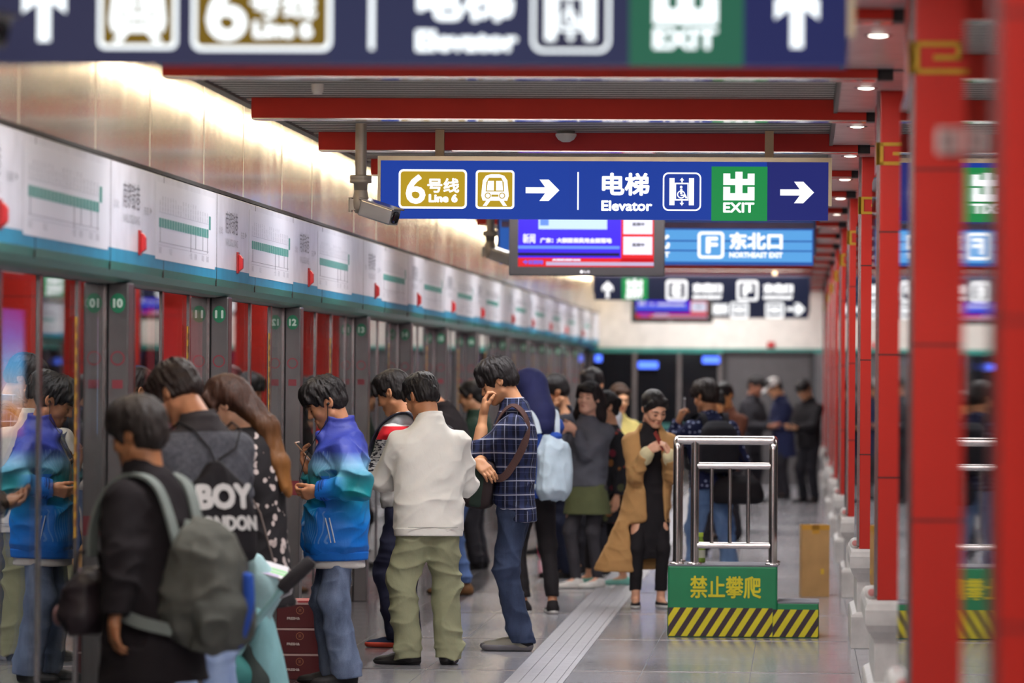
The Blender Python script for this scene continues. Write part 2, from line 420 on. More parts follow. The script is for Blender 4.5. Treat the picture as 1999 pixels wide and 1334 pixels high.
# ---------------------------------------------------------------- platform screen doors, bay by bay
order = sorted(POST0)
for i, nbr in enumerate(order[:-1]):
    y = POST0[nbr]; y2 = POST0[order[i+1]]; L = y2-y
    lab = ('platform screen door bay whose grey post carries number %d' % nbr) if 10 <= nbr <= 14 else \
          ('platform screen door bay, the %s past the one numbered 14' % ordi[nbr-15] if nbr > 14 else 'platform screen door bay, the %s before the one numbered 10' % ordi[9-nbr])
    t = empty('platform_screen_door', (XG, y, 0), 0, lab, 'screen door', 'platform screen doors along the track')
    ps = MB().box((.006, -.02, 0), (.105, .17, 2.05)).build('door_post', m_post, t, bevel=.008)
    MB().box((-.03, -.03, 0), (.006, .16, 2.05)).build('gasket', m_gask, t)
    if nbr >= 9:
        pl = surf((.012, -.0215, 0), (1, 0, 0), (0, 0, 1), (0, -1, 0))
        mb = MB(); mb.prism(circ(.043, 1.955, .036, ry=.046), pl, 0, .002); nb = mb.build('number_disc', m_num, ps)
        mb = MB(); text(mb, str(nbr), (.020, 1.933, .066, 1.977), pl, .0028, 0, .003); mb.build('number', m_numt, nb)
        mb = MB(); mb.prism(circ(.043, 1.70, .034), pl, 0, .001); mb.prism(circ(.043, 1.70, .026), pl, .001, .0016, 1); mb.box((.03, -.0232, 1.56), (.08, -.0215, 1.60))
        mb.build('warning_decal', [m_ringred, m_post], ps)
        MB().box((.012, -.0225, .88), (.10, -.0212, .97)).build('maroon_band', m_maroon, ps)
    mids = [1.0, 2.15, 3.35] if L < 5 else [1.0, 2.15, 3.35, 4.5]
    edges = [.165]+mids+[L-.04]
    names = ['fixed_panel', 'door_leaf', 'door_leaf', 'fixed_panel', 'fixed_panel']
    for k in range(len(edges)-1):
        p = MB().box((-.012, edges[k]+.03, .12), (0, edges[k+1]-.03, 2.04)).build(names[k], m_glass, t)
        mb = MB(); w = .035
        a, b = edges[k], edges[k+1]
        mb.box((-.03, a+.004, .0), (.008, a+w, 2.05)); mb.box((-.03, b-w, .0), (.008, b-.004, 2.05)); mb.box((-.03, a, 0), (.008, b, .12))
        mb.build('panel_frame', m_frame, p)
        if k in (1, 2):
            yy = a+w+.012 if k == 1 else b-w-.045
            mb = MB(); mb.box((.0, yy, .9), (.0015, yy+.033, 1.88)); pl2 = surf((.0016, yy, 0), (0, 1, 0), (0, 0, 1), (1, 0, 0))
            for q in range(14): mb.box((.0014, yy+.008, .95+q*.066), (.0022, yy+.025, .985+q*.066), 1)
            mb.build('warning_strip', [m_yel, m_maroon], p)
    if nbr >= 9:
        lamp = empty('door_lamp', (XH, y-.02, 2.235), 0, (lab.replace('platform screen door bay whose grey post carries', 'red lamp on the white header above screen door') if 10 <= nbr <= 14 else
               ('red lamp on the header, %s past the lamp of screen door 14' % ordi[nbr-15] if nbr > 14 else 'red lamp on the header just before the lamp of screen door 10')), 'lamp', 'red lamps on the screen door header')
        MB().box((0, -.035, -.058), (.010, .035, .058)).build('lamp_base', flat('lamp_red_base', '9c2024', .4), lamp, bevel=.003)
        mb = MB(); sd = surf((0, .026, 0), (1, 0, 0), (0, 0, 1), (0, -1, 0)); mb.prism([(.010, -.05), (.034, -.03), (.034, .022), (.022, .04), (.010, .046)], sd, 0, .052)
        mb.build('lamp_body', flat('lamp_red', 'c4252b', .35), lamp, bevel=.004)
# red advertising boards on the far tunnel wall, seen through the doors
def advert(name, stops, st):
    t = NT(name); z = t.xyz(t.coord('Generated')); n = t.noise(t.coord('Generated'), 3, 3)
    t.link(t.ramp(t.math('ADD', z[2], t.math('MULTIPLY', t.math('SUBTRACT', n, .5), .3)), [(p, lin(c)) for p, c in stops]), t.b.inputs['Emission Color']); t.base((.02, .02, .02, 1)); t.set(.3, 0, .2, None, st); return t.m
for a, b, z0, z1, m, lab in ((55.4, 57.4, .95, 2.3, advert('advert_dawn', [(0, '7a2a20'), (.16, 'e08a4a'), (.3, 'd8c8c8'), (.55, '5fb0e8'), (.8, '2a6ac8'), (1, '4a3a9c')], 2.2), 'lit dawn-sky advertising board on the tunnel wall, blue above orange'),
                             (63.4, 66.6, .9, 2.3, advert('advert_lilac', [(0, '4a90d8'), (.4, '8fb8e8'), (.7, 'd8a0d0'), (1, 'b87ac0')], 1.6), 'lit lilac and pale blue advertising board on the tunnel wall'),
                             (68.2, 79.5, .3, 2.5, advert('advert_red', [(0, '8a1c24'), (.5, 'b8303a'), (1, 'a02830')], 1.1), 'long lit red advertising board on the tunnel wall')):
    t = empty('advertising_board', (-8.38, a, 0), 0, lab, 'billboard')
    MB().box((0, 0, z0), (.06, b-a, z1)).build('board_face', m, t)
    mb = MB(); mb.box((0, -.06, z0-.06), (.09, b-a+.06, z0)); mb.box((0, -.06, z1), (.09, b-a+.06, z1+.06)); mb.box((0, -.06, z0), (.09, 0, z1)); mb.box((0, b-a, z0), (.09, b-a+.06, z1)); mb.build('board_frame', m_frame, t)
# ---------------------------------------------------------------- line maps and station names on the header
m_ink = flat('ink_grey', '83848f', .5, var=.02); m_inkd = flat('ink_dark', '7c7d88', .5, var=.02); m_teal = flat('ink_teal', '3f8d86', .5, var=.02); m_paper = flat('map_paper', 'dfe1ea', .3, var=.01)
m_purp = flat('ink_purple', '8a86c8', .5, var=.02); m_inkp = flat('ink_pale', 'a9abb5', .5, var=.02)
stn = ['海淀', '慈寿寺', '花园桥', '白石桥', '车公庄', '平安里', '北海北', '南锣', '东四', '朝阳门', '呼家楼', '金台路', '十里堡', '青年路', '褡裢坡', '黄渠', '常营', '草房', '物资', '潞城']
for i, nbr in enumerate(order[:-1]):
    if nbr < 8: continue
    y = POST0[nbr]; far = nbr > 14
    lab2 = 'screen door %d' % nbr if 10 <= nbr <= 14 else ('the bay %s past door 14' % ordi[nbr-15] if nbr > 14 else 'the %s bay before door 10' % ordi[9-nbr])
    # line map: between y+.95 and y+3.6
    pl = surf((XH+.0015, y+.60, -.025), (0, 1, 0), (0, 0, 1), (1, 0, 0))
    t = empty('line_map', (0, 0, 0), 0, 'printed metro line map on the white header above %s' % lab2, 'map', 'line maps on the header')
    Lm = 2.6
    mb = MB(); mb.prism(rrect(0, 2.2, Lm, 2.57, .01), pl, 0, .001); mb.build('map_sheet', m_paper, t)
    mb = MB()
    for q in range(20): mb.prism(rrect(.14+q*.108, 2.355, .14+q*.108+.085, 2.40, .006, 2), pl, .001, .0022)
    mb.prism(rrect(2.30, 2.40, 2.38, 2.47, .005, 2), pl, .001, .0022)
    mb.build('line_bar', m_teal, t)
    mb = MB()
    for q, L in ((0, .0715), (12, .09), (14, .0715), (17, .0715), (19, .08)): mb.prism([(.18+q*.108, 2.355-L), (.195+q*.108, 2.355-L), (.195+q*.108, 2.355), (.18+q*.108, 2.355)], pl, .001, .002)
    mb.prism([(.14, 2.2835), (2.3, 2.2835), (2.3, 2.2855), (.14, 2.2855)], pl, .001, .002)
    mb.build('interchange_ticks', m_ink, t)
    mb = MB()
    for q in range(20):
        if far: mb.prism(rrect(.15+q*.108, 2.43, .20+q*.108, 2.49, .004, 1), pl, .001, .002)
        else: text(mb, '\n'.join(stn[q]), (.15+q*.108, 2.43, .19+q*.108, 2.43+.022*len(stn[q])+.01), pl, .002)
    for q in (0, 4, 12, 14, 17, 19): 
        if far: mb.prism(rrect(.14+q*.108, 2.225, .22+q*.108, 2.265, .004, 1), pl, .001, .002)
        else: text(mb, stn[q], (.13+q*.108, 2.23, .24+q*.108, 2.262), pl, .002)
    mb.prism([(.14, 2.426), (2.3, 2.426), (2.3, 2.4275), (.14, 2.4275)], pl, .001, .002); mb.prism([(.14, 2.268), (2.3, 2.268), (2.3, 2.2695), (.14, 2.2695)], pl, .001, .002)
    mb.build('map_lettering', m_inkp, t)
    # station name panel around the post: y-1.05 .. y+.95
    t = empty('station_name', (0, 0, 0), 0, 'station name lettering on the white header above %s' % lab2, 'lettering', 'station names on the header')
    pl = surf((XH+.0012, y-.62, -.03), (0, 1, 0), (0, 0, 1), (1, 0, 0))
    mb = MB(); text(mb, '南锣鼓巷', (.0, 2.41, .62, 2.53), pl, .001)
    mb.build('chinese_name', m_inkd, t)
    mb = MB(); text(mb, 'NANLUOGUXIANG', (.0, 2.345, .62, 2.385), pl, .001); mb.build('pinyin_name', m_inkp, t)
    mb = MB()
    text(mb, '北海北', (-.33, 2.40, -.14, 2.44), pl, .001); mb.build('previous_station', m_inkp, t)
    mb = MB(); text(mb, '东四', (.78, 2.40, .95, 2.44), pl, .001); mb.prism([(1.02, 2.41), (1.08, 2.425), (1.02, 2.44)], pl, 0, .001)
    mb.build('next_station', m_inkp, t)
# ---------------------------------------------------------------- red columns
m_col = redpaint('column_lacquer', 'bd2416', .42, .35, .08)
m_mirror = flat('column_mirror', 'c9c7c9', .02, 1.0, var=.01)
m_gold = flat('gold_paint', 'b98f1e', .4, .2); m_marble = flat('white_marble', 'c6c2bd', .35, var=.1, vs=9, bump=.05)
m_cjoint = flat('column_joint', '5a1512', .6)
def make_column():
    t = empty('column')
    CW, CD = .8, 1.75
    MB().box((.012, 0, .6), (CW, CD, 3.05)).build('column_shaft', m_col, t, bevel=.006)
    MB().box((0, .03, .62), (.012, CD-.02, 2.6)).build('mirror_panel', m_mirror, t)
    mb = MB()
    for z in (1.17, 1.74, 2.31): mb.box((.01, -.0012, z-.004), (CW, .02, z+.004))
    mb.build('panel_joint', m_cjoint, t)
    MB().box((-.004, .0, .62), (.013, .03, 2.98)).build('edge_trim', m_frame, t)
    pl = surf((.0, 0, 2.62), (1, 0, 0), (0, 0, 1), (0, -1, 0))
    mb = MB(); w = .016
    for x0 in (.012, .215, .42, .62):
        for a, b in (((x0, 0), (x0+.19, w)), ((x0, 0), (x0+w, .105)), ((x0, .105-w), (x0+.15, .105)), ((x0+.15-w, .045), (x0+.15, .105)), ((x0+.06, .045), (x0+.15, .045+w))):
            mb.prism([(a[0], a[1]), (b[0], a[1]), (b[0], b[1]), (a[0], b[1])], pl, 0, .005)
    mb.box((-.006, 0, 2.62), (.012, .03, 2.725))
    mb.build('gold_meander', m_gold, t)
    # marble pedestal
    mb = MB()
    pr = [(.035, 0.0), (.035, .19), (.028, .205), (.0, .22), (.0, .40), (.005, .42), (.03, .455), (.042, .485), (.044, .555), (.034, .585), (.02, .6)]
    ring = []
    for off, z in pr:
        o = off; ring.append([(-o, -o*.9, z), (CW+o, -o*.9, z), (CW+o, CD+o, z), (-o, CD+o, z)])
    vs = [q for rg in ring for q in rg]; fs = []
    for i in range(len(ring)-1):
        for j in range(4): fs.append((i*4+j, i*4+(j+1) % 4, (i+1)*4+(j+1) % 4, (i+1)*4+j))
    fs += [(3, 2, 1, 0), tuple(len(vs)-4+j for j in range(4))]
    mb.add(vs, fs); mb.build('marble_base', m_marble, t, bevel=.004)
    d = MB().lathe([(.001, -.012), (.03, -.012), (.034, -.004), (.034, .004), (.03, .012), (.001, .012)], n=22, axis='Y').build('drum_ornament', m_marble, t, (-.012, .12, .632))
    mb = MB(); mb.lathe([(.018, -.0122), (.017, -.013), (.001, -.013)], n=14, axis='Y'); mb.build('red_motif', flat('motif_red', 'c07a76', .6), d)
    return t
col0 = make_column()
col_lab = {-3: 'red column nearest of the row, behind the camera', -2: 'blurred red column nearest in the row of columns', -1: 'red column with a large gold meander, second in the row', 0: 'red column on a white marble base, third in the row',
           1: 'red column on a white marble base, fourth in the row', 2: 'red column, fifth in the row, its base beside the brown carton', 3: 'red column, sixth in the row', 4: 'red column, seventh in the row', 5: 'red column, eighth in the row', 6: 'red column, ninth in the row, before the end wall', 7: 'red column at the far end of the row against the end wall'}
for k in range(-3, 8):
    t = col0 if k == -3 else copy_tree(col0)
    t.location = (XC, 25+7.5*k, 0) if k < 7 else (XC, 79.9, 0)
    if k == -3: t.location = (XC, 2.6, 0)
    tag(t, col_lab[k], 'column', 'red columns along the platform')
q = P(1870, 276, 880)
t = empty('wall_speaker', (XC-.035, q.y, q.z), 0, 'small white box fixed high on the side of the blurred nearest column', 'speaker')
MB().box((-.02, -.03, -.028), (.035, .03, .028)).build('speaker_box', flat('speaker_white', 'd6d2cc', .5), t, bevel=.004)
MB().box((-.012, -.032, -.02), (.02, -.03, .02)).build('speaker_grille', flat('speaker_grille', 'a9a6a2', .6), t)
MB().box((.0, .0, -.035), (.03, .02, -.028)).build('bracket', m_gask, t)
# downlights in the soffit
def make_downlight():
    t = empty('downlight')
    MB().lathe([(.038, .0), (.055, -.003), (.055, .006), (.038, .006)], n=20).build('trim_ring', m_frame, t)
    MB().lathe([(.001, -.009), (.02, -.008), (.036, -.004), (.038, .004)], n=20).build('diffuser', glow('downlight_diffuser', 'fff8ea', 6.0), t)
    return t
dl = make_downlight()
for k in range(-4, 14):
    t = dl if k == -4 else copy_tree(dl)
    t.location = (.30, 24.75+BEAMP*k, 2.965)
    tag(t, ('recessed downlight in the pale soffit behind the %s ceiling beam' % ordi[k]) if k >= 0 else 'recessed downlight in the pale soffit over the near columns', 'light', 'soffit downlights' if k >= 0 else 'soffit downlights over the near columns')
# smoke detector, dome camera
t = empty('smoke_detector', P(1105, 266, 343), 0, 'white smoke detector under the louvred ceiling above the blue sign', 'smoke detector')
MB().lathe([(.001, -.035), (.02, -.034), (.045, -.02), (.06, .002), (.06, .014)], n=24).build('cover', flat('detector_white', 'f2f0ec', .4), t)
MB().lathe([(.052, .014), (.052, .03), (.001, .03)], n=24).build('base', flat('detector_grey', '6b6862', .5), t)
MB().tube([(0, 0, .03), (0, 0, ZL-t.location.z)], .01, 8).build('stem', m_frame, t)
t = empty('dome_camera', P(620, 172, 408), 0, 'small white camera hanging from the louvres behind the first red beam', 'camera')
MB().lathe([(.001, -.034), (.02, -.03), (.029, -.014), (.031, .02), (.026, .036), (.001, .036)], n=20).build('housing', flat('dome_white', 'd0c9c0', .4), t)
MB().tube([(-.04, 0, .03), (-.015, 0, .03)], .012, 8).build('bracket', flat('dome_white', 'd0c9c0', .4), t)
MB().tube([(0, 0, .036), (0, 0, ZL-t.location.z)], .01, 8).build('stem', m_frame, t)
# ---------------------------------------------------------------- hanging signs
m_signframe = flat('sign_frame_bronze', '9a8f78', .3, .8); m_hang = flat('hanger_beige', 'b59b76', .5)
U = 345.0
def sign(name, left, bottom, s, W, H, label, face, frame=m_signframe, hang=(.33, 2.2), depth=.14):
    """hanging light box; left, bottom: px of the lower left corner of its face"""
    o = P(left, bottom, s)
    t = empty(name, o, 0, label, 'sign', 'hanging direction signs')
    MB().box((0, 0, 0), (W, depth-.02, H)).build('sign_face', face, t, bevel=.002)
    mb = MB()
    mb.box((-.018, -.012, H), (W+.02, depth, H+.025)); mb.box((-.018, -.012, .08), (-.0005, depth, H)); mb.box((W+.0005, -.012, .08), (W+.02, depth, H))
    mb.build('sign_frame', frame, t)
    for x in hang:
        MB().box((x-.025, .04, H+.02), (x+.025, .08, ZL-o.z)).build('hanger', m_hang, t)
    return t, surf((0, -.0005, 0), (1, 0, 0), (0, 0, 1), (0, -1, 0))
WH = 'eef1f4'
def sc(k, left, base, W=None):
    return lambda x, y: ((x-left)/k, (base-y)/k)
def arrow_r(c, x, y, k=1.0):
    p = [(-33, 6), (5, 6), (-6, 21), (12, 21), (33, 0), (12, -21), (-6, -21), (5, -6), (-33, -6)]
    return [(c(x+a*k, y+b*k)) for a, b in p]
def arrow_u(c, x, y, k=1.0):
    p = [(-6, 33), (6, 33), (6, -5), (21, 6), (21, -12), (0, -33), (-21, -12), (-21, 6), (-6, -5)]
    return [(c(x+a*k, y+b*k)) for a, b in p]
def rr(c, x0, y0, x1, y1, r):
    a = c(x0, y1); b = c(x1, y0); k = (b[0]-a[0])/(x1-x0)
    return rrect(a[0], a[1], b[0], b[1], r*k)
def bx(c, x0, y0, x1, y1):
    a = c(x0, y1); b = c(x1, y0); return [(a[0], a[1]), (b[0], a[1]), (b[0], b[1]), (a[0], b[1])]
def tb(c, x0, y0, x1, y1):
    a = c(x0, y1); b = c(x1, y0); return (a[0], a[1], b[0], b[1])
def draw_line6(mb, c, pl, x, y):            # white 0, gold 1; x, y: top left corner of the 134 x 77 badge
    mb.prism(rr(c, x, y, x+134, y+77, 9), pl, 0, .001)
    mb.prism(rr(c, x+4, y+4, x+130, y+73, 6), pl, .001, .002, 1)
    text(mb, '6', tb(c, x+14, y+10, x+53, y+68), pl, .003, 0, .005)
    text(mb, '号线', tb(c, x+56, y+17, x+119, y+46), pl, .003, 0, .003)
    text(mb, 'Line 6', tb(c, x+59, y+48, x+116, y+65), pl, .003, 0, .004)
def draw_train(mb, c, pl, x, y):            # 76 x 76
    mb.prism(rr(c, x, y, x+76, y+76, 7), pl, 0, .001)
    mb.prism(rr(c, x+4, y+4, x+72, y+72, 4), pl, .001, .002, 1)
    def q(pts): return [c(x+a, y+b) for a, b in pts]
    mb.prism(q([(14, 60), (20, 60), (56, 60), (62, 60), (65, 50), (62, 20), (56, 11), (46, 8), (30, 8), (20, 11), (14, 20), (11, 50)][::1]), pl, .002, .003)
    mb.prism(q([(20, 42), (56, 42), (55, 24), (50, 15), (26, 15), (21, 24)]), pl, .003, .004, 1)
    mb.prism(q([(22, 40), (36, 40), (36, 21), (24, 21)]), pl, .004, .005); mb.prism(q([(40, 40), (54, 40), (52, 21), (40, 21)]), pl, .004, .005)
    for cx in (24, 52):
        k = c(x+cx, y+50); mb.prism(circ(k[0], k[1], 6/U*c.k), pl, .003, .004, 1); mb.prism(circ(k[0], k[1], 4.2/U*c.k), pl, .004, .005)
    mb.prism(q([(31, 52), (45, 52), (45, 48), (31, 48)]), pl, .003, .004, 1)
    mb.prism(q([(14, 70), (22, 70), (29, 60), (21, 60)]), pl, .002, .003); mb.prism(q([(54, 70), (62, 70), (55, 60), (47, 60)]), pl, .002, .003)
def draw_lift(mb, c, pl, x, y, blue=2):     # 75 x 75
    mb.prism(rr(c, x, y, x+75, y+75, 11), pl, 0, .001)
    mb.prism(rr(c, x+3, y+3, x+72, y+72, 8.5), pl, .001, .002, blue)
    mb.prism(bx(c, x+13, y+11, x+23, y+64), pl, .002, .003); mb.prism(bx(c, x+51, y+11, x+61, y+64), pl, .002, .003)
    mb.prism(bx(c, x+23.5, y+20, x+50.5, y+55), pl, .002, .003); mb.prism(bx(c, x+26, y+23, x+48, y+52), pl, .003, .004, blue)
    def q(pts): return [c(x+a, y+b) for a, b in pts]
    for s in (1, -1):
        f = lambda v: 37.5+s*v
        pp = [(36, f(18)), (39, f(18)), (39, f(22)), (41.5, f(22)), (37.5, f(27.5)), (33, f(22)), (36, f(22))]
        mb.prism(q(pp if s > 0 else pp[::-1]), pl, .002, .003)
    k = c(x+36, y+43); r = 8/U*c.k
    mb.prism(circ(k[0], k[1], r), pl, .004, .005); mb.prism(circ(k[0], k[1], r*.72), pl, .005, .006, blue)
    k = c(x+36, y+28.5); mb.prism(circ(k[0], k[1], 2.6/U*c.k), pl, .006, .007)
    mb.prism(q([(34, 42), (38.5, 42), (38.5, 32), (34, 32)]), pl, .006, .007); mb.prism(q([(35, 43), (45, 43), (48, 50), (45, 51), (42, 46), (35, 46)]), pl, .006, .007)
def draw_exit(mb, c, pl, x, y, green=3):     # 110 x 104 panel
    mb.prism(bx(c, x, y, x+109, y+106), pl, 0, .001, green)
    for a in ((46.5, 10, 60.5, 65), (23, 24, 84, 36), (23, 13.5, 36.5, 30), (70.5, 13.5, 84, 30), (23, 52, 84, 66), (23, 39.5, 36.5, 60), (70.5, 39.5, 84, 60)):
        mb.prism(bx(c, x+a[0], y+a[1], x+a[2], y+a[3]), pl, .001, .003)
    text(mb, 'EXIT', tb(c, x+23, y+70, x+84, y+90), pl, .003, 0, .0032)
class SC:
    def __init__(s, k, left, base): s.s = k; s.left = left; s.base = base; s.k = U/k*1.0 if False else 1.0
    def __call__(s, x, y): return ((x-s.left)/s.s, (s.base-y)/s.s)
# sign in focus (pixels of the photograph are its layout units; 345 to the metre)
mw, mg = glow('sign_white', 'f2f3f5', 1.35), glow('sign_gold', 'c3a127', .85)
def sign_blue(name, c0, c1, c2, st):
    t = NT(name); x = t.xyz(t.coord('Generated'))
    col = t.ramp(x[0], [(0, lin(c0)), (.42, lin(c1)), (.86, lin(c2))], 'CONSTANT')   # uneven backlight put into stepped blues; right step is the navy arrow panel
    t.base((.004, .006, .03, 1)); t.set(.5, 0, .08, None, st); t.link(col, t.b.inputs['Emission Color']); return t.m
mblue = sign_blue('sign_blue', '2143a6', '2142a4', '282d74', .9); mbl2 = glow('sign_blue_plain', '2440a0', .9); mgr = glow('sign_green', '23904d', .9)
t, pl = sign('hanging_sign', 743, 426, U, 2.535, .328, 'blue hanging sign in sharp focus reading Line 6, Elevator and EXIT with arrows', mblue)
c = SC(U, 743, 426)
mats4 = [mw, mg, mbl2, mgr]
def done(mb, nm, t): return mb.build(nm, mats4, t)
mb = MB(); draw_line6(mb, c, pl, 778, 330); done(mb, 'line_badge', t)
mb = MB(); draw_train(mb, c, pl, 929, 331); done(mb, 'train_symbol', t)
mb = MB(); mb.prism(arrow_r(c, 1060, 370), pl, 0, .002); done(mb, 'arrow', t)
mb = MB(); mb.prism(bx(c, 1128, 334, 1131, 408), pl, 0, .002); done(mb, 'divider', t)
mb = MB(); text(mb, '电梯', tb(c, 1176, 335, 1269, 380), pl, .002, 0, .005); text(mb, 'Elevator', tb(c, 1175, 389, 1275, 410), pl, .002, 0, .0035); done(mb, 'lettering', t)
mb = MB(); draw_lift(mb, c, pl, 1295, 334); done(mb, 'lift_symbol', t)
mb = MB(); draw_exit(mb, c, pl, 1390, 322); done(mb, 'exit_panel', t)
mb = MB(); mb.prism(arrow_r(c, 1557, 372), pl, 0, .002); done(mb, 'arrow', t)
# nearest sign, cut by the top of the frame: same kit, arrows pointing up
mw2, mg2 = glow('near_sign_white', 'eef5f8', 1.7), glow('near_sign_gold', '7f6418', .8)
mblue2 = sign_blue('near_sign_blue', '3a3a52', '363956', '2c3060', .8)
s2 = 707.0
t, pl = sign('hanging_sign', -90, 122, s2, 2.48, .328, 'large out-of-focus blue sign nearest in view, cut off by its upper edge, arrows pointing up', mblue2)
mats4b = [mw2, mg2, glow('near_sign_blue_plain', '33334f', .8), glow('near_sign_green', '2a6650', .9)]
class SC2(SC):
    pass
kk = s2/U
c2 = lambda x, y: ((x)/U, (y)/U)
def mk(left_px):    # layout in 345 px/m units measured from the sign's own lower left corner
    class c_:
        k = 1.0
        def __call__(s, x, y): return ((x)/U, (-y)/U)
    return c_()
cc = mk(0)
def nx(px): return (px+90)/s2*U
def ny(py): return (py-122)/s2*U
mb = MB(); mb.prism(arrow_u(cc, nx(88), ny(80)-33, 1.0), pl, 0, .002); mb.build('arrow', mats4b, t)
mb = MB(); draw_train(mb, cc, pl, nx(195), ny(94)-76); mb.build('train_symbol', mats4b, t)
mb = MB(); draw_line6(mb, cc, pl, nx(380), ny(97)-77); mb.build('line_badge', mats4b, t)
mb = MB(); mb.prism(bx(cc, nx(729), ny(94)-74, nx(738), ny(94)), pl, 0, .002); mb.build('divider', mats4b, t)
mb = MB(); text(mb, '电梯', tb(cc, nx(822), ny(98)-74, nx(1012), ny(98)-29), pl, .002, 0, .005); text(mb, 'Elevator', tb(cc, nx(820), ny(98)-21, nx(1020), ny(98)), pl, .002, 0, .004); mb.build('lettering', mats4b, t)
mb = MB(); draw_lift(mb, cc, pl, nx(1047), ny(98)-75); mb.build('lift_symbol', mats4b, t)
mb = MB(); draw_exit(mb, cc, pl, nx(1238), ny(122)-105); mb.build('exit_panel', mats4b, t)
mb = MB(); mb.prism(arrow_u(cc, nx(1565), ny(88)-33, 1.0), pl, 0, .002); mb.build('arrow', mats4b, t)
# lit light-blue exit sign behind the television
s3 = 247.0
mlb = glow('sign_light_blue', '5fa8e8', 1.0); mdb = glow('sign_mid_blue', '3160b4', .9); mgy = flat('sign_grey_top', '6f76a0', .4)
t, pl = sign('hanging_sign', 975, 515, s3, 2.48, .345, 'light blue striped sign with a boxed F, behind the nearer television', mdb, flat('sign_frame_blue', '3f5a9c', .4))
c = SC(s3, 975, 515)
mb = MB()
for y0, y1 in ((447, 467), (470, 486), (489, 509)): mb.prism(bx(c, 1000, y0, 1585, y1), pl, 0, .001)
mb.build('light_band', mlb, t)
mb = MB(); mb.prism(bx(c, 978, 431, 1590, 444), pl, 0, .001); mb.build('grey_band', mgy, t)
mb = MB()
mb.prism(rr(c, 1362, 450, 1414, 503, 8), pl, .001, .002); mb.prism(rr(c, 1368, 456, 1408, 497, 4), pl, .002, .003, 2)
text(mb, 'F', tb(c, 1378, 460, 1402, 493), pl, .004, 0, .008)
text(mb, '东北口', tb(c, 1424, 451, 1528, 485), pl, .002, 0, .007); text(mb, 'NORTHEAST EXIT', tb(c, 1424, 490, 1528, 501), pl, .002, 0, .003)
mb.build('lettering', [mw, mg, mlb, mgr], t); mb = MB()
text(mb, '西北', tb(c, 1240, 451, 1308, 485), pl, .002, 0, .007); text(mb, 'WEST', tb(c, 1262, 490, 1308, 501), pl, .002, 0, .003)
mb.build('lettering', [mw, mg, mlb, mgr], t)
# two far dark blue signs, one below the other
mnav = glow('far_sign_navy', '20263f', .8)
s4 = 160.0
t, pl = sign('hanging_sign', 1160, 586, s4, 2.62, .29, 'far dark blue sign with a white up arrow, under the light blue striped sign', mnav, flat('sign_frame_dark', '2e3040', .4))
class C4(SC): pass
c = SC(s4, 1160, 586)
mb = MB(); mb.prism(arrow_u(c, 1186, 566, .5), pl, 0, .002); mb.build('arrow', mw, t)
mb = MB(); mb.prism(bx(c, 1214, 543, 1264, 585), pl, 0, .001, 3)
for a in ((46.5, 10, 60.5, 65), (23, 24, 84, 36), (23, 13.5, 36.5, 30), (70.5, 13.5, 84, 30), (23, 52, 84, 66), (23, 39.5, 36.5, 60), (70.5, 39.5, 84, 60)):
    mb.prism(bx(c, 1212+a[0]*.5, 540+a[1]*.5, 1212+a[2]*.5, 540+a[3]*.5), pl, .001, .003)
text(mb, 'EXIT', tb(c, 1222, 574, 1255, 583), pl, .003, 0, .006); mb.build('exit_panel', mats4, t)
for x, L in ((1300, 'E'), (1438, 'F')):
    mb = MB(); mb.prism(rr(c, x, 546, x+42, 586, 6), pl, 0, .001); mb.prism(rr(c, x+5, 551, x+37, 581, 3), pl, .001, .002, 2); text(mb, L, tb(c, x+12, 554, x+31, 578), pl, .003, 0, .012)
    mb.build('letter_badge', [mw, mg, mnav, mgr], t)
    mb = MB(); text(mb, '东南口' if L == 'E' else '东北口', tb(c, x+52, 552, x+110, 571), pl, .002, 0, .012); text(mb, 'SOUTHEAST' if L == 'E' else 'NORTHEAST', tb(c, x+52, 575, x+110, 583), pl, .002, 0, .008); mb.build('lettering', mw, t)
s5 = 133.0
t, pl = sign('hanging_sign', 1236, 620, s5, 2.57, .345, 'farthest dark blue sign with a white arrow, behind the small far television', mnav, flat('sign_frame_dark', '2e3040', .4))
c = SC(s5, 1236, 620)
mb = MB(); text(mb, '厕所', tb(c, 1390, 592, 1422, 614), pl, .002, 0, .012); mb.build('lettering', mw, t)
for x in (1425, 1494):
    mb = MB(); mb.prism(rr(c, x, 589, x+36, 620, 5), pl, 0, .001); mb.prism(rr(c, x+5, 594, x+31, 615, 3), pl, .001, .002, 2); mb.prism(circ(*c(x+13, 604), .05), pl, .002, .003); mb.prism(circ(*c(x+23, 604), .05), pl, .002, .003); mb.build('symbol_badge', [mw, mg, mnav, mgr], t)
mb = MB(); mb.prism(arrow_r(c, 1553, 602, .55), pl, 0, .002); mb.build('arrow', mw, t)
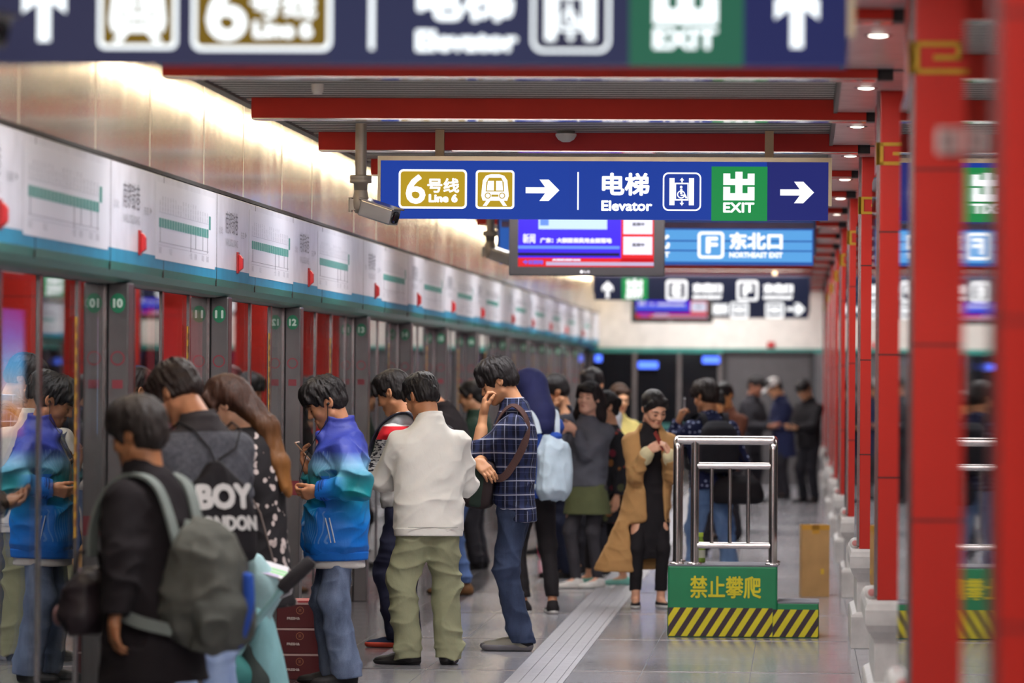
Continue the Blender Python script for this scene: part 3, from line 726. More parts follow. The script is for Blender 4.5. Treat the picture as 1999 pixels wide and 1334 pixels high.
# ---------------------------------------------------------------- televisions
def television(left, bottom, s, W, H, label):
    o = P(left, bottom, s); t = empty('television', o, 0, label, 'television', 'hanging televisions')
    MB().box((0, 0, 0), (W, .09, H)).build('casing', flat('tv_black', '1d1c20', .25), t, bevel=.006)
    pl = surf((0, -.0005, 0), (1, 0, 0), (0, 0, 1), (0, -1, 0))
    mb = MB(); b = .055
    def r(x0, y0, x1, y1, d, m): mb.prism([(x0*W, y0*H), (x1*W, y0*H), (x1*W, y1*H), (x0*W, y1*H)], pl, d, d+.0008, m)
    r(.06, .10, .93, .96, 0, 0)                    # blue ground
    r(.06, .10, .93, .20, .001, 1)                 # red ticker
    r(.24, .115, .93, .155, .002, 2)               # pale ticker
    r(.72, .10, .93, .96, .001, 1); r(.735, .24, .92, .44, .002, 3); r(.735, .47, .92, .66, .002, 3); r(.735, .69, .92, .90, .002, 3)
    r(.06, .225, .71, .255, .002, 4)
    r(.19, .52, .63, .94, .001, 5); r(.20, .56, .255, .66, .002, 6)
    r(.06, .30, .71, .335, .001, 6)
    text(mb, '广东：大额医保费用全面落地', (.20*W, .365*H, .66*W, .425*H), pl, .003, 3, .003)
    text(mb, '新闻', (.09*W, .36*H, .17*W, .47*H), pl, .003, 3, .002)
    text(mb, '今日要闻', (.09*W, .125*H, .22*W, .175*H), pl, .003, 7, .003); text(mb, '央视新闻移动网', (.28*W, .165*H, .46*W, .19*H), pl, .003, 3, .002)
    for y in (.33, .56): text(mb, '直播中', (.79*W, y*H, .87*W, (y+.04)*H), pl, .003, 8, .002)
    mb.build('screen', [glow('tv_blue', '3a22d8', 1.0), glow('tv_red', 'd8232b', .9), glow('tv_pale', 'b9a8c8', .9), glow('tv_white', 'dcdcf0', 1.0), glow('tv_dark', '14122a', .6), glow('tv_ice', 'b9d2ee', 1.0), glow('tv_light', '5f86f0', 1.0), glow('tv_violet', '7a5ad8', .9), glow('tv_grey', '7d7d8a', .7)], t)
    mb = MB(); mb.prism(circ(.468*W, .045*H, .012), pl, 0, .001); text(mb, 'LG', (.485*W, .033*H, .52*W, .058*H), pl, .001, 0, .001); mb.build('maker_mark', flat('tv_mark', 'b5b5ba', .4), t)
    for x in (.3, .7): MB().tube([(x*W, .05, H), (x*W, .05, ZL-o.z)], .018, 10).build('hanger', flat('tv_hanger', '3a383c', .4), t)
    return t
television(993, 538, 265, 1.15, .66, 'large wall-less television hanging behind the sharp blue sign, blue and red news picture')
television(1232, 630, 138, 1.155, .66, 'small far television hanging before the farthest dark sign')
# ---------------------------------------------------------------- surveillance cameras on poles
def cctv(px, py, s, label):
    o = P(px, py, s)                       # the knuckle under the flange
    t = empty('surveillance_camera', o, 0, label, 'camera', 'pole-hung surveillance cameras')
    mp = flat('cctv_beige', '9c9184', .45, .3)
    MB().tube([(0, 0, .15), (0, 0, ZL-o.z)], .032, 16).build('pole', mp, t)
    mb = MB(); mb.lathe([(.001, .165), (.06, .165), (.062, .158), (.062, .146), (.06, .142), (.06, .138), (.062, .134), (.062, .122), (.04, .118), (.036, .08), (.001, .08)], n=20); mb.build('flange', mp, t)
    mb = MB(); mb.lathe([(.034, .09), (.042, .05), (.05, .02), (.046, -.02), (.03, -.045), (.001, -.05)], n=18); mb.tube([(-.055, -.01, .04), (-.055, -.01, -.04)], .012, 8); mb.box((-.06, -.03, -.03), (.03, .03, .03)); mb.build('knuckle', mp, t)
    h = empty('pan_head', parent=t, loc=(.03, -.03, -.03)); h.rotation_euler = Euler((0, R(17), R(-28)))
    hb = MB().box((-.02, -.045, -.045), (.20, .045, .045)).build('housing', flat('cctv_silver', 'a9a5a3', .22, .8), t, (.035, -.03, -.02), Euler((0, R(16), R(-30))), bevel=.008)
    bpy.data.objects.remove(h)
    MB().box((-.03, -.052, .045), (.215, .052, .053)).build('sun_shield', flat('cctv_silver', 'a9a5a3', .22, .8), hb)
    MB().lathe([(.001, .2012), (.028, .2012), (.032, .205), (.036, .205), (.036, .198)], n=18, axis='X').build('lens', flat('cctv_lens', '1a1a1c', .1), hb)
    return t
cctv(704, 400, 352, 'beige surveillance camera on a pole at the end of the sharp blue sign')
cctv(957, 492, 252, 'dark surveillance camera on a pole beside the larger television')
cctv(-130, 14, 720, 'blurred surveillance camera at the upper corner beside the nearest sign')
# ---------------------------------------------------------------- smooth solids: distance fields turned into one continuous surface
def V(*a): return np.array(a, dtype=np.float64)
def smin(a, b, k):
    if k <= 1e-6: return np.minimum(a, b)
    h = np.clip(.5+.5*(b-a)/k, 0, 1)
    return b+(a-b)*h-k*h*(1-h)
def smax(a, b, k): return -smin(-a, -b, k)
_hash = np.random.RandomState(3).rand(4096).astype(np.float32)
def vnoise(p):
    i = np.floor(p).astype(np.int64); f = p-i; f = f*f*(3-2*f)
    def hsh(dx, dy, dz): return _hash[((i[..., 0]+dx)*73 + (i[..., 1]+dy)*1579 + (i[..., 2]+dz)*331) & 4095]
    r = 0
    for dx in (0, 1):
        wx = f[..., 0] if dx else 1-f[..., 0]
        for dy in (0, 1):
            wy = f[..., 1] if dy else 1-f[..., 1]
            for dz in (0, 1):
                r = r + hsh(dx, dy, dz)*wx*wy*(f[..., 2] if dz else 1-f[..., 2])
    return r
def ridged(p, fx, fy, fz): return 1-np.abs(2*vnoise(p*np.array([fx, fy, fz]))-1)
def rotz(a): c, s = math.cos(a), math.sin(a); return np.array([[c, -s, 0], [s, c, 0], [0, 0, 1.]])
def rotx(a): c, s = math.cos(a), math.sin(a); return np.array([[1, 0, 0], [0, c, -s], [0, s, c]])
def roty(a): c, s = math.cos(a), math.sin(a); return np.array([[c, 0, s], [0, 1, 0], [-s, 0, c]])
class Field:
    def __init__(s): s.pr = []; s.cuts = []; s.disp = None; s.damp = 0.0
    def rc(s, a, b, ra, rb, k=.02, op=1):
        a, b = np.asarray(a, float), np.asarray(b, float)
        ba = b-a; L2 = max(float(ba@ba), 1e-9)
        def f(p):
            h = np.clip((p-a)@ba/L2, 0, 1)
            q = p-a-h[..., None]*ba
            return np.sqrt((q*q).sum(-1))-(ra+(rb-ra)*h)
        s.pr.append((f, (a+b)/2, math.sqrt(L2)/2+max(ra, rb), k, op)); return s
    def chain(s, pts, rs, k=.02, op=1):
        for i in range(len(pts)-1): s.rc(pts[i], pts[i+1], rs[i], rs[i+1], k, op)
        return s
    def el(s, c, r, rot=None, k=.02, op=1):
        c, r = np.asarray(c, float), np.asarray(r, float); mr = float(min(r))
        def f(p):
            q = p-c
            if rot is not None: q = q@rot
            q1 = q/r; k0 = np.sqrt((q1*q1).sum(-1)); q2 = q1/r; k1 = np.sqrt((q2*q2).sum(-1))
            return np.where(k1 > 1e-6, k0*(k0-1)/np.maximum(k1, 1e-6), -mr)
        s.pr.append((f, c, float(max(r)), k, op)); return s
    def bx(s, c, h, rot=None, r=.01, k=.01, op=1):
        c, h = np.asarray(c, float), np.asarray(h, float)
        def f(p):
            q = p-c
            if rot is not None: q = q@rot
            q = np.abs(q)-(h-r)
            return np.sqrt((np.maximum(q, 0)**2).sum(-1))+np.minimum(q.max(-1), 0)-r
        s.pr.append((f, c, float(np.sqrt((h*h).sum())), k, op)); return s
    def loft(s, lv, o=(0, 0, 0), rot=None, pw=2.3, k=.02, op=1, cap=.015):
        """stacked ellipses (z, cx, cy, rx, ry) along the local z axis"""
        o = np.asarray(o, float); lv = np.asarray(lv, float); z = lv[:, 0]
        zz = np.linspace(z[0], z[-1], 80); tab = []
        t = np.interp(zz, z, np.arange(len(z))); i = np.clip(np.floor(t).astype(int), 0, len(z)-2); u = t-i
        for c in range(1, 5):
            y = lv[:, c]; m = np.gradient(y, np.arange(len(z))) if len(z) > 2 else np.full(len(z), y[-1]-y[0])
            h00 = 2*u**3-3*u**2+1; h10 = u**3-2*u**2+u; h01 = -2*u**3+3*u**2; h11 = u**3-u**2
            tab.append(h00*y[i]+h10*m[i]+h01*y[i+1]+h11*m[i+1])
        zm, hz = (z[0]+z[-1])/2, (z[-1]-z[0])/2
        def f(p):
            q = p-o
            if rot is not None: q = q@rot
            Z = q[..., 2]; cx, cy, rx, ry = (np.interp(Z, zz, a) for a in tab)
            e = ((np.abs(q[..., 0]-cx)/rx)**pw+(np.abs(q[..., 1]-cy)/ry)**pw)**(1/pw)
            return smax((e-1)*np.minimum(rx, ry), np.abs(Z-zm)-hz, cap)
        cc = np.array([lv[:, 1].mean(), lv[:, 2].mean(), zm])
        if rot is not None: cc = rot@cc
        s.pr.append((f, o+cc, math.sqrt(hz**2+lv[:, 3].max()**2+lv[:, 4].max()**2)+.1, k, op)); return s
    def cut(s, pt, n, k=.004):
        pt = np.asarray(pt, float); n = np.asarray(n, float); n = n/np.linalg.norm(n); s.cuts.append((pt, n, k)); return s
    def ev(s, p, near=None):
        d = None
        for (f, c, r, k, op) in (s.pr if near is None else near):
            if op > 0:
                x = f(p); d = x if d is None else smin(d, x, k)
            elif d is not None: d = smax(d, -f(p), k)
        if d is None: return None
        for pt, n, k in s.cuts: d = smax(d, (p-pt)@n, k)
        if s.disp is not None: d = d+s.disp(p)
        return d
    def bounds(s):
        lo = np.min([c-r for f, c, r, k, op in s.pr if op > 0], 0); hi = np.max([c+r for f, c, r, k, op in s.pr if op > 0], 0)
        return lo-.02, hi+.02
    def mesh(s, vox, name, mat, parent=None, smooth=1):
        n = 20; lo, hi = s.bounds(); bs = n*vox
        nb = np.ceil((hi-lo)/bs).astype(int)
        I = np.stack(np.meshgrid(*[np.arange(k) for k in nb], indexing='ij'), -1).reshape(-1, 3)
        cen = lo+(I+.5)*bs; dc = s.ev(cen); hd = bs*.87
        act = I[np.abs(dc) < hd*1.15+s.damp+.03]
        g = np.stack(np.meshgrid(*[np.arange(n+1)]*3, indexing='ij'), -1)
        keys, pos, ek, ea, es = [], [], [], [], []
        NN = (nb*n+4).astype(np.int64)
        def key(a): return (a[..., 0]*NN[1]+a[..., 1])*NN[2]+a[..., 2]
        corner = [(a, b, c) for a in (0, 1) for b in (0, 1) for c in (0, 1)]
        eds = [(i, j) for i in range(8) for j in range(i+1, 8) if sum(abs(corner[i][q]-corner[j][q]) for q in range(3)) == 1]
        for b in act:
            ce = lo+(b+.5)*bs
            near = [q for q in s.pr if np.linalg.norm(q[1]-ce)-q[2] < hd+q[3]+.02]
            if not any(q[4] > 0 for q in near): continue
            gi = b*n+g
            d = s.ev(lo+gi*vox, near)
            if d is None: continue
            ins = d < 0
            if ins.all() or not ins.any(): continue
            cv = [d[a:a+n, bb:bb+n, c:c+n] for a, bb, c in corner]
            cnt = sum((x < 0).astype(np.int8) for x in cv)
            m = (cnt > 0) & (cnt < 8)
            idx = np.argwhere(m)
            if len(idx):
                vals = np.stack([x[m] for x in cv], -1); acc = np.zeros((len(idx), 3)); num = np.zeros(len(idx))
                for i, j in eds:
                    a, c = vals[:, i], vals[:, j]; cr = (a < 0) != (c < 0)
                    t = np.where(cr, a/np.where(cr, a-c, 1), 0)
                    pi, pj = np.array(corner[i], float), np.array(corner[j], float)
                    acc += np.where(cr[:, None], pi+t[:, None]*(pj-pi), 0); num += cr
                pos.append(lo+(b*n+idx+acc/num[:, None])*vox); keys.append(key(b*n+idx+1))
            for ax in range(3):
                sl0 = [slice(0, n)]*3; sl1 = [slice(0, n)]*3; sl1[ax] = slice(1, n+1)
                A = ins[tuple(sl0)]; B = ins[tuple(sl1)]; e = np.argwhere(A != B)
                if len(e):
                    ek.append(b*n+e+1); ea.append(np.full(len(e), ax)); es.append(A[tuple(e.T)])
        keys = np.concatenate(keys); pos = np.concatenate(pos); o = np.argsort(keys); keys = keys[o]; pos = pos[o]
        ek = np.concatenate(ek); ea = np.concatenate(ea); es = np.concatenate(es)
        faces = []
        for ax in range(3):
            m = ea == ax; e = ek[m]; u = np.zeros(3, int); v = np.zeros(3, int); u[(ax+1) % 3] = 1; v[(ax+2) % 3] = 1
            q = [key(e-u-v), key(e-v), key(e), key(e-u)]
            ix = [np.minimum(np.searchsorted(keys, x), len(keys)-1) for x in q]
            ok = np.all([keys[i] == x for i, x in zip(ix, q)], 0)
            fc = np.stack(ix, -1)[ok]; fl = ~es[m][ok]
            fc[fl] = fc[fl][:, ::-1]; faces.append(fc)
        faces = np.concatenate(faces)
        for _ in range(smooth):
            a = np.concatenate([faces[:, [0, 1]], faces[:, [1, 2]], faces[:, [2, 3]], faces[:, [3, 0]]])
            acc = np.zeros_like(pos); num = np.zeros(len(pos))
            for c in range(3): acc[:, c] = np.bincount(a[:, 0], pos[a[:, 1], c], len(pos))+np.bincount(a[:, 1], pos[a[:, 0], c], len(pos))
            num = np.bincount(a.ravel(), minlength=len(pos)); pos = pos*.5+.5*acc/np.maximum(num, 1)[:, None]
        me = bpy.data.meshes.new(name)
        me.vertices.add(len(pos)); me.vertices.foreach_set('co', pos.astype(np.float32).ravel())
        me.loops.add(faces.size); me.loops.foreach_set('vertex_index', faces.astype(np.int32).ravel())
        me.polygons.add(len(faces)); me.polygons.foreach_set('loop_start', np.arange(0, faces.size, 4, dtype=np.int32))
        me.update(calc_edges=True); me.validate()
        me.polygons.foreach_set('use_smooth', np.ones(len(me.polygons), dtype=bool))
        for x in (mat if isinstance(mat, (list, tuple)) else [mat]): me.materials.append(x)
        return link(name, me, parent)
# ---------------------------------------------------------------- people
def two_bone(a, t, l1, l2, pole):
    a, t, pole = (np.asarray(x, float) for x in (a, t, pole))
    d = t-a; L = np.linalg.norm(d)
    if L > (l1+l2)*.995: t = a+d/L*(l1+l2)*.995; d = t-a; L = np.linalg.norm(d)
    u = d/L; x = (l1*l1-l2*l2+L*L)/(2*L); h = math.sqrt(max(l1*l1-x*x, 0))
    pv = pole-a; pv = pv-(pv@u)*u; pv /= max(np.linalg.norm(pv), 1e-6)
    return a+u*x+pv*h, t
class Pose:
    def __init__(s, H=1.7, lean=4, sw=.172, head=(0, 10, 0), lh=None, rh=None, lf=(.1, 0, 8), rf=(-.1, 0, -8), lpole=None, rpole=None, hipx=0.0, twist=0, neckfwd=.02):
        h = H/1.72; s.h = h; s.H = H; s.hk = 1.04*h**.3
        s.hip = V(hipx, 0, .90*h)
        s.TR = rotz(R(twist))@rotx(R(lean)); s.to = lambda x, y, z: s.hip+s.TR@(V(x, y, z)*h)
        s.neck = s.to(0, .012, .555)
        yaw, pit, rol = head
        s.HR = s.TR@rotz(R(yaw))@rotx(R(pit))@roty(R(rol))
        s.hc = s.neck+s.TR@V(0, -neckfwd*h, .03*h)+s.HR@V(0, -.012, .118)*s.hk
        s.arm = {}
        for sd, side, hd, pole in (('L', 1, lh, lpole), ('R', -1, rh, rpole)):
            sh = s.to(sw*side, .008, .428)
            tgt = V(side*.23*h, -.03, .80*h) if hd is None else np.asarray(hd[0], float)
            el, wr = two_bone(sh, tgt, .285*h, .25*h, pole if pole is not None else sh+V(side*.25, .35, -.5))
            fdir = (wr-el)/np.linalg.norm(wr-el) if hd is None or len(hd) < 2 or hd[1] is None else np.asarray(hd[1], float)
            nrm = V(-side, 0, 0) if hd is None or len(hd) < 3 else np.asarray(hd[2], float)
            cur = (25, 30, 20) if hd is None or len(hd) < 4 else hd[3]
            s.arm[sd] = (sh, el, wr, fdir/np.linalg.norm(fdir), nrm, cur, side)
        s.leg = {}
        for sd, side, ft in (('L', 1, lf), ('R', -1, rf)):
            x, y, a = ft[:3]; lift = ft[3] if len(ft) > 3 else 0.0
            hp = s.hip+V(side*.088*h, 0, -.01)
            an = V(x, y, .085*h+lift); fd = V(math.sin(R(a)), -math.cos(R(a)), 0)
            kn, an = two_bone(hp, an, .412*h, .402*h, hp+fd*2+V(0, 0, -.4))
            s.leg[sd] = (hp, kn, an, fd, side)
def hand_field(f, w, fd, nm, curl, side, h=1.0, thumb=(35, 20)):
    fd = fd/np.linalg.norm(fd); nm = np.asarray(nm, float); nm = nm-(nm@fd)*fd; nm /= np.linalg.norm(nm)
    sx = np.cross(fd, nm)*(-1 if side > 0 else 1)     # towards the thumb
    g = h
    offs = [.030, .010, -.010, -.029]; lens = [.92, 1.0, .94, .76]
    for o, L in zip(offs, lens):
        kb = w+fd*(.082 if L > .8 else .076)*g+sx*o*g
        f.rc(w+fd*.012*g+sx*o*.6*g, kb, .0165*g, .0125*g, .014)
    f.el(w+fd*.035*g+sx*.020*g+nm*.008*g, V(.02, .02, .028)*g, None, .018)
    for o, L in zip(offs, lens):
        p = w+fd*(.082 if L > .8 else .076)*g+sx*o*g; a = 0; ls = (.044, .028, .022)
        for j in range(3):
            a += R(curl[j]*(1+.15*(1-L)*3)); dd = fd*math.cos(a)+nm*math.sin(a)+sx*o*.9*(1-min(1, a))
            dd /= np.linalg.norm(dd); q = p+dd*ls[j]*L*g
            f.rc(p, q, (.0098, .0088, .008)[j]*g, (.0088, .008, .0068)[j]*g, .004); p = q
    b = w+fd*.022*g+sx*.022*g+nm*.006*g; a1, a2 = R(thumb[0]), R(thumb[1])
    d1 = fd*math.cos(a1)+sx*math.sin(a1)*.8+nm*.45; d1 /= np.linalg.norm(d1); p1 = b+d1*.046*g
    d2 = fd*math.cos(a2)+sx*math.sin(a2)*.4+nm*.5; d2 /= np.linalg.norm(d2); p2 = p1+d2*.030*g; p3 = p2+d2*.024*g
    f.chain([b, p1, p2, p3], [.0155*g, .0115*g, .0102*g, .008*g], .008)
def head_field(f, ps, fem=False):
    c, M, h = ps.hc, ps.HR, ps.hk
    def T(x, y, z): return c+M@(V(x, y, z)*h)
    def E(x, y, z, rx, ry, rz, k=.02, op=1, rot=None): f.el(T(x, y, z), V(rx, ry, rz)*h, M if rot is None else M@rot, k, op)
    E(0, .014, .034, .074, .094, .084); E(0, -.026, -.034, .058, .060, .078, .035)
    E(0, -.070, -.098, .020, .018, .016, .022)
    for q in (1, -1):
        f.rc(T(q*.050, .0, -.062), T(q*.018, -.062, -.099), .017*h, .015*h, .03)
        E(q*.034, -.062, -.028, .026, .024, .028, .02)
        f.rc(T(q*.008, -.084, .018), T(q*.044, -.068, .020), .0105*h, .010*h, .014)
    f.rc(T(0, -.080, .016), T(0, -.1045, -.030), .0085*h, .0115*h, .012)
    for q in (1, -1):
        E(q*.011, -.096, -.033, .0085, .010, .008, .006)
        E(q*.031, -.096, .002, .019, .014, .010, .010, -1)
        E(q*.031, -.0735, .000, .0150, .0125, .0120, .004)
    f.rc(T(-.017, -.0845, -.0625), T(.017, -.0845, -.0625), .0062*h, .0062*h, .008); E(0, -.090, -.0615, .010, .005, .005, .006)
    f.rc(T(-.014, -.0845, -.0745), T(.014, -.0845, -.0745), .0066*h, .0066*h, .008)
    f.rc(T(-.021, -.092, -.068), T(.021, -.092, -.068), .0022*h, .0022*h, .003, -1)
    for q in (1, -1):
        E(q*.077, .014, -.002, .009, .020, .031, .006, 1, rotx(R(-12))@rotz(R(q*-18)))
        E(q*.085, .010, .002, .008, .011, .018, .004, -1, rotx(R(-12))@rotz(R(q*-18)))
    f.rc(ps.neck+ps.TR@V(0, .012, -.03)*h, T(0, .028, -.07), .060*h, .054*h, .03)
M_SKIN = {}
def skin(tone='c68e6c'):
    if tone not in M_SKIN:
        t = NT('skin_'+tone); v = t.coord(); c = lin(tone); c = (c[0]*1.12, c[1]*1.2, c[2]*1.22, 1)
        t.base(t.ramp(t.noise(v, 9, 4), [(.3, (c[0]*.86, c[1]*.78, c[2]*.74, 1)), (.72, c)])); t.set(.45, 0, .4)
        t.b.inputs['Subsurface Weight'].default_value = .08; t.b.inputs['Subsurface Radius'].default_value = (.01, .004, .002)
        t.bump(t.noise(v, 220, 2), .08, .001); M_SKIN[tone] = t.m
    return M_SKIN[tone]
def cloth(name, col, rough=.8, var=.10, vs=7, weave=.25, spec=.25, wrinkle=.25):
    if name in MATS: return MATS[name]
    t = NT(name); v = t.coord(); c = lin(col) if isinstance(col, str) else None
    if c is not None:
        t.base(t.ramp(t.noise(v, vs, 4), [(.3, tuple(k*(1-var*1.6) for k in c[:3])+(1,)), (.7, tuple(min(1, k*(1+var)) for k in c[:3])+(1,))]))
    else: t.base(col(t, v))
    t.set(rough, 0, spec)
    a = t.noise(v, 420, 2); b = t.noise(t.mapping(v, (1, 1, .55)), 16, 4, .55, .6)
    t.bump(t.math('ADD', t.math('MULTIPLY', a, weave*.25), t.math('MULTIPLY', b, wrinkle*3)), .5, .006)
    MATS[name] = t.m; return t.m
def denim(name, dark, light, fade=.5):
    def col(t, v):
        x = t.xyz(v); f = t.noise(t.mapping(v, (1, 1, .35)), 6, 4, .6); g = t.noise(v, 300, 2)
        s = t.math('ADD', t.math('MULTIPLY', f, .8), t.math('MULTIPLY', g, .2))
        return t.ramp(s, [(.28, lin(dark)), (.28+.6*(1-fade*.5), lin(light))])
    return cloth(name, col, .85, weave=.5, wrinkle=.3)
m_hair = None
def hairmat(name, col, tip=None):
    if name in MATS: return MATS[name]
    t = NT(name); v = t.coord(); c = lin(col); z = t.xyz(v)
    s = t.noise(t.mapping(v, (1, 1, .12)), 160, 3)
    c0 = t.ramp(s, [(.3, tuple(k*.5 for k in c[:3])+(1,)), (.75, tuple(min(1, k*1.5) for k in c[:3])+(1,))])
    if tip: c0 = t.mix(t.ramp(z[2], [(0, (1, 1, 1, 1)), (1, (0, 0, 0, 1))]) if False else t.math('MULTIPLY', t.math('SUBTRACT', 1.48, z[2]), 2.6), c0, lin(tip))
    t.base(c0); t.set(.5, 0, .28); t.bump(s, .5, .006); MATS[name] = t.m; return t.m
BLACKHAIR = hairmat('hair_black', '1b1718')
def person(label, X, Y, yaw, ps, tone='c68e6c', vox=.0055, fem=False, bare_arm=None, group=None, thumbs=None):
    f = Field(); h = ps.h
    head_field(f, ps, fem)
    f.loft([(-.06, 0, 0, .125*h, .085*h), (.12*h, 0, 0, .115*h, .08*h), (.34*h, 0, 0, .13*h, .082*h), (.46*h, 0, .005, .115*h, .065*h), (.55*h, 0, .012, .055*h, .05*h)], ps.hip, ps.TR, 2.2, .03)
    for sd in 'LR':
        sh, el, wr, fd, nm, cur, side = ps.arm[sd]
        f.rc(sh, el, .046*h, .037*h, .03); f.rc(el, wr+fd*.008, .037*h, .0255*h, .015)
        f.rc(el*.7+wr*.3, el*.4+wr*.6, .041*h, .034*h, .02)
        hand_field(f, wr, fd, nm, cur, side, h*(.94 if fem else 1.02), (thumbs or {}).get(sd, (35, 20)))
        hp, kn, an, ff, side = ps.leg[sd]
        f.rc(hp, kn, .07*h, .048*h, .03); f.rc(kn, an, .046*h, .033*h, .02); f.rc(an+V(0, 0, -.02), an+ff*.12+V(0, 0, -.055), .032*h, .022*h, .02)
    o = f.mesh(vox, 'person', skin(tone))
    o.location = (X, Y, 0); o.rotation_euler = (0, 0, R(yaw))
    tag(o, label, 'person', group)
    # eyes, brows, lips
    c, M = ps.hc, ps.HR
    def T(x, y, z): return Vector(c+M@(V(x, y, z)*ps.hk))
    for q in (1, -1):
        mb = MB(); pts = [T(q*(.031+.015*k), -.0845-.0035*(1-k*k)-.0005, -.0035-.002*(1-k*k)) for k in (-1, -.5, 0, .5, 1)]
        mb.tube(pts, [.0012, .0026, .0032, .0026, .0012], 6); mb.build('eye', flat('eye_dark', '1d1513', .25), o)
        mb = MB(); mb.tube([T(q*.014, -.0935, .020), T(q*.030, -.0905, .0245), T(q*.047, -.078, .021)], [.0022, .0034, .0015], 6); mb.build('eyebrow', BLACKHAIR, o)
    mb = MB(); mb.tube([T(-.020, -.0855, -.0645), T(-.008, -.0905, -.0625), T(.008, -.0905, -.0625), T(.020, -.0855, -.0645)], [.001, .0036, .0036, .001], 6)
    mb.tube([T(-.018, -.0855, -.0705), T(0, -.0900, -.0725), T(.018, -.0855, -.0705)], [.001, .0044, .001], 6)
    mb.build('lips', flat('lips_red' if fem else 'lips_brown', 'a8484a' if fem else '9a5c4c', .4), o)
    return o
def hair_short(o, ps, mat=None, vol=1.0, fringe=.5, vox=.0055, spike=.009, nape=-.062, seed=0.0, side=.0):
    c, M, h = ps.hc, ps.HR, ps.hk; f = Field()
    def T(x, y, z): return c+M@(V(x, y, z)*h)
    def E(x, y, z, rx, ry, rz, k=.02, op=1): f.el(T(x, y, z), V(rx, ry, rz)*h, M, k, op)
    a = .012*vol
    E(0, .018, .040, .0745+a*.75, .096+a, .084+a*1.25)
    E(0, -.035, .088, .058+a*.6, .050+a, .034+a, .03)
    E(0, .052, -.02, .064+a*.4, .058+a*.6, .060, .03)
    if fringe:
        for x in (-.042, -.02, .004, .027, .047): E(x+side, -.083-.012*math.cos(x*30), .060-.022*fringe, .020, .016, .030+.012*fringe, .012)
    for q in (1, -1): E(q*.071, -.018, .018, .012, .018, .034, .012)
    E(0, -.090, -.045-.012*fringe, .072, .080, .076, .008, -1)
    for q in (1, -1): E(q*.088, -.002, -.034, .030, .036, .052, .010, -1)
    f.cut(T(0, .05, nape), -(M@V(0, .35, 1.0)), .012)
    Mi = M.copy()
    def disp(p):
        q = (p-c)@Mi/h-V(0, .035, .06)
        r = np.sqrt((q*q).sum(-1))+1e-6; d = q/r[..., None]
        az = np.stack([d[..., 0], d[..., 1]], -1)/(np.sqrt(d[..., 0]**2+d[..., 1]**2)+.15)[..., None]
        u = np.stack([az[..., 0]*9+seed, az[..., 1]*9, d[..., 2]*2.2+vnoise(d*5+seed)*1.2], -1)
        lump = vnoise(d*3.2+seed)
        return spike*.9*(.5-vnoise(u))+spike*.55*(.5-vnoise(u*np.array([2.4, 2.4, 1.5])+7))+spike*.5*(.5-lump)
    f.disp = disp; f.damp = spike*1.5
    return f.mesh(vox, 'hair', mat or BLACKHAIR, o, 0)
def top(o, ps, name, mat, lv, sleeve, cuff=1.0, vox=.0075, wr=.006, hem=None, collar=None, op=None, seed=0.0, pw=2.4, fold=1.0):
    """a garment for the upper body. lv: (z, cx, cy, rx, ry) in the torso frame for a 1.72 m figure; sleeve: radii at shoulder, elbow, wrist"""
    f = Field(); h = ps.h
    f.loft([(a*h, b*h, c*h, d*h, e*h) for a, b, c, d, e in lv], ps.hip, ps.TR, pw, .03, cap=.012)
    if sleeve:
        for sd in 'LR':
            sh, el, w, fd, nm, cur, side = ps.arm[sd]
            k1 = min(1.0, cuff*2); f.rc(sh, sh+(el-sh)*k1, sleeve[0]*h, sleeve[1]*h, .04)
            if cuff > .5:
                t = (cuff-.5)*2; e2 = el+(w-el)*t
                f.rc(el, e2, sleeve[1]*h*.98, (sleeve[1]+(sleeve[2]-sleeve[1])*t)*h, .014)
                if cuff > .7: f.cuffs = getattr(f, 'cuffs', []) + [(e2, (e2-el)/np.linalg.norm(e2-el), sleeve[2]*h)]
    if collar: collar(f, ps)
    # neck opening
    f.rc(ps.neck+ps.TR@V(0, -.005, .015)*h, ps.neck+ps.TR@V(0, -.05, .2)*h, .050*h, .075*h, .008, -1)
    if op: op(f, ps)
    for (e2, dd, r) in getattr(f, 'cuffs', []):
        f.bx(e2+dd*(.06), V(.09, .09, .06), _frame(dd), .005, .006, -1)
    W = wr*fold; els = [ps.arm[k][1] for k in 'LR'] if sleeve else []
    def disp(p):
        q = p/h
        w1 = vnoise(q*4+seed)*1.6
        r1 = ridged(np.stack([q[..., 0]+w1*.1, q[..., 1]+q[..., 0]*.3, q[..., 2]*1.0+w1*.12], -1)+seed, 6, 6, 9)**2
        r2 = ridged(np.stack([q[..., 0]+q[..., 2]*.7+w1*.05, q[..., 1]-q[..., 2]*.5, q[..., 2]], -1)+seed*2, 12, 12, 7)**2
        amp = W*(.6+.5*vnoise(q*3+seed))
        for e in els: amp = amp+W*.9*np.exp(-(((p-e)**2).sum(-1))/.012)
        return amp*(.4-r1)*1.5+amp*.8*(.35-r2)
    f.disp = disp; f.damp = W*2
    return f.mesh(vox, name, mat, o)
def _frame(d):
    d = d/np.linalg.norm(d); a = np.cross(d, V(0, 0, 1) if abs(d[2]) < .9 else V(1, 0, 0)); a /= np.linalg.norm(a); b = np.cross(d, a)
    return np.stack([a, b, d], 1)
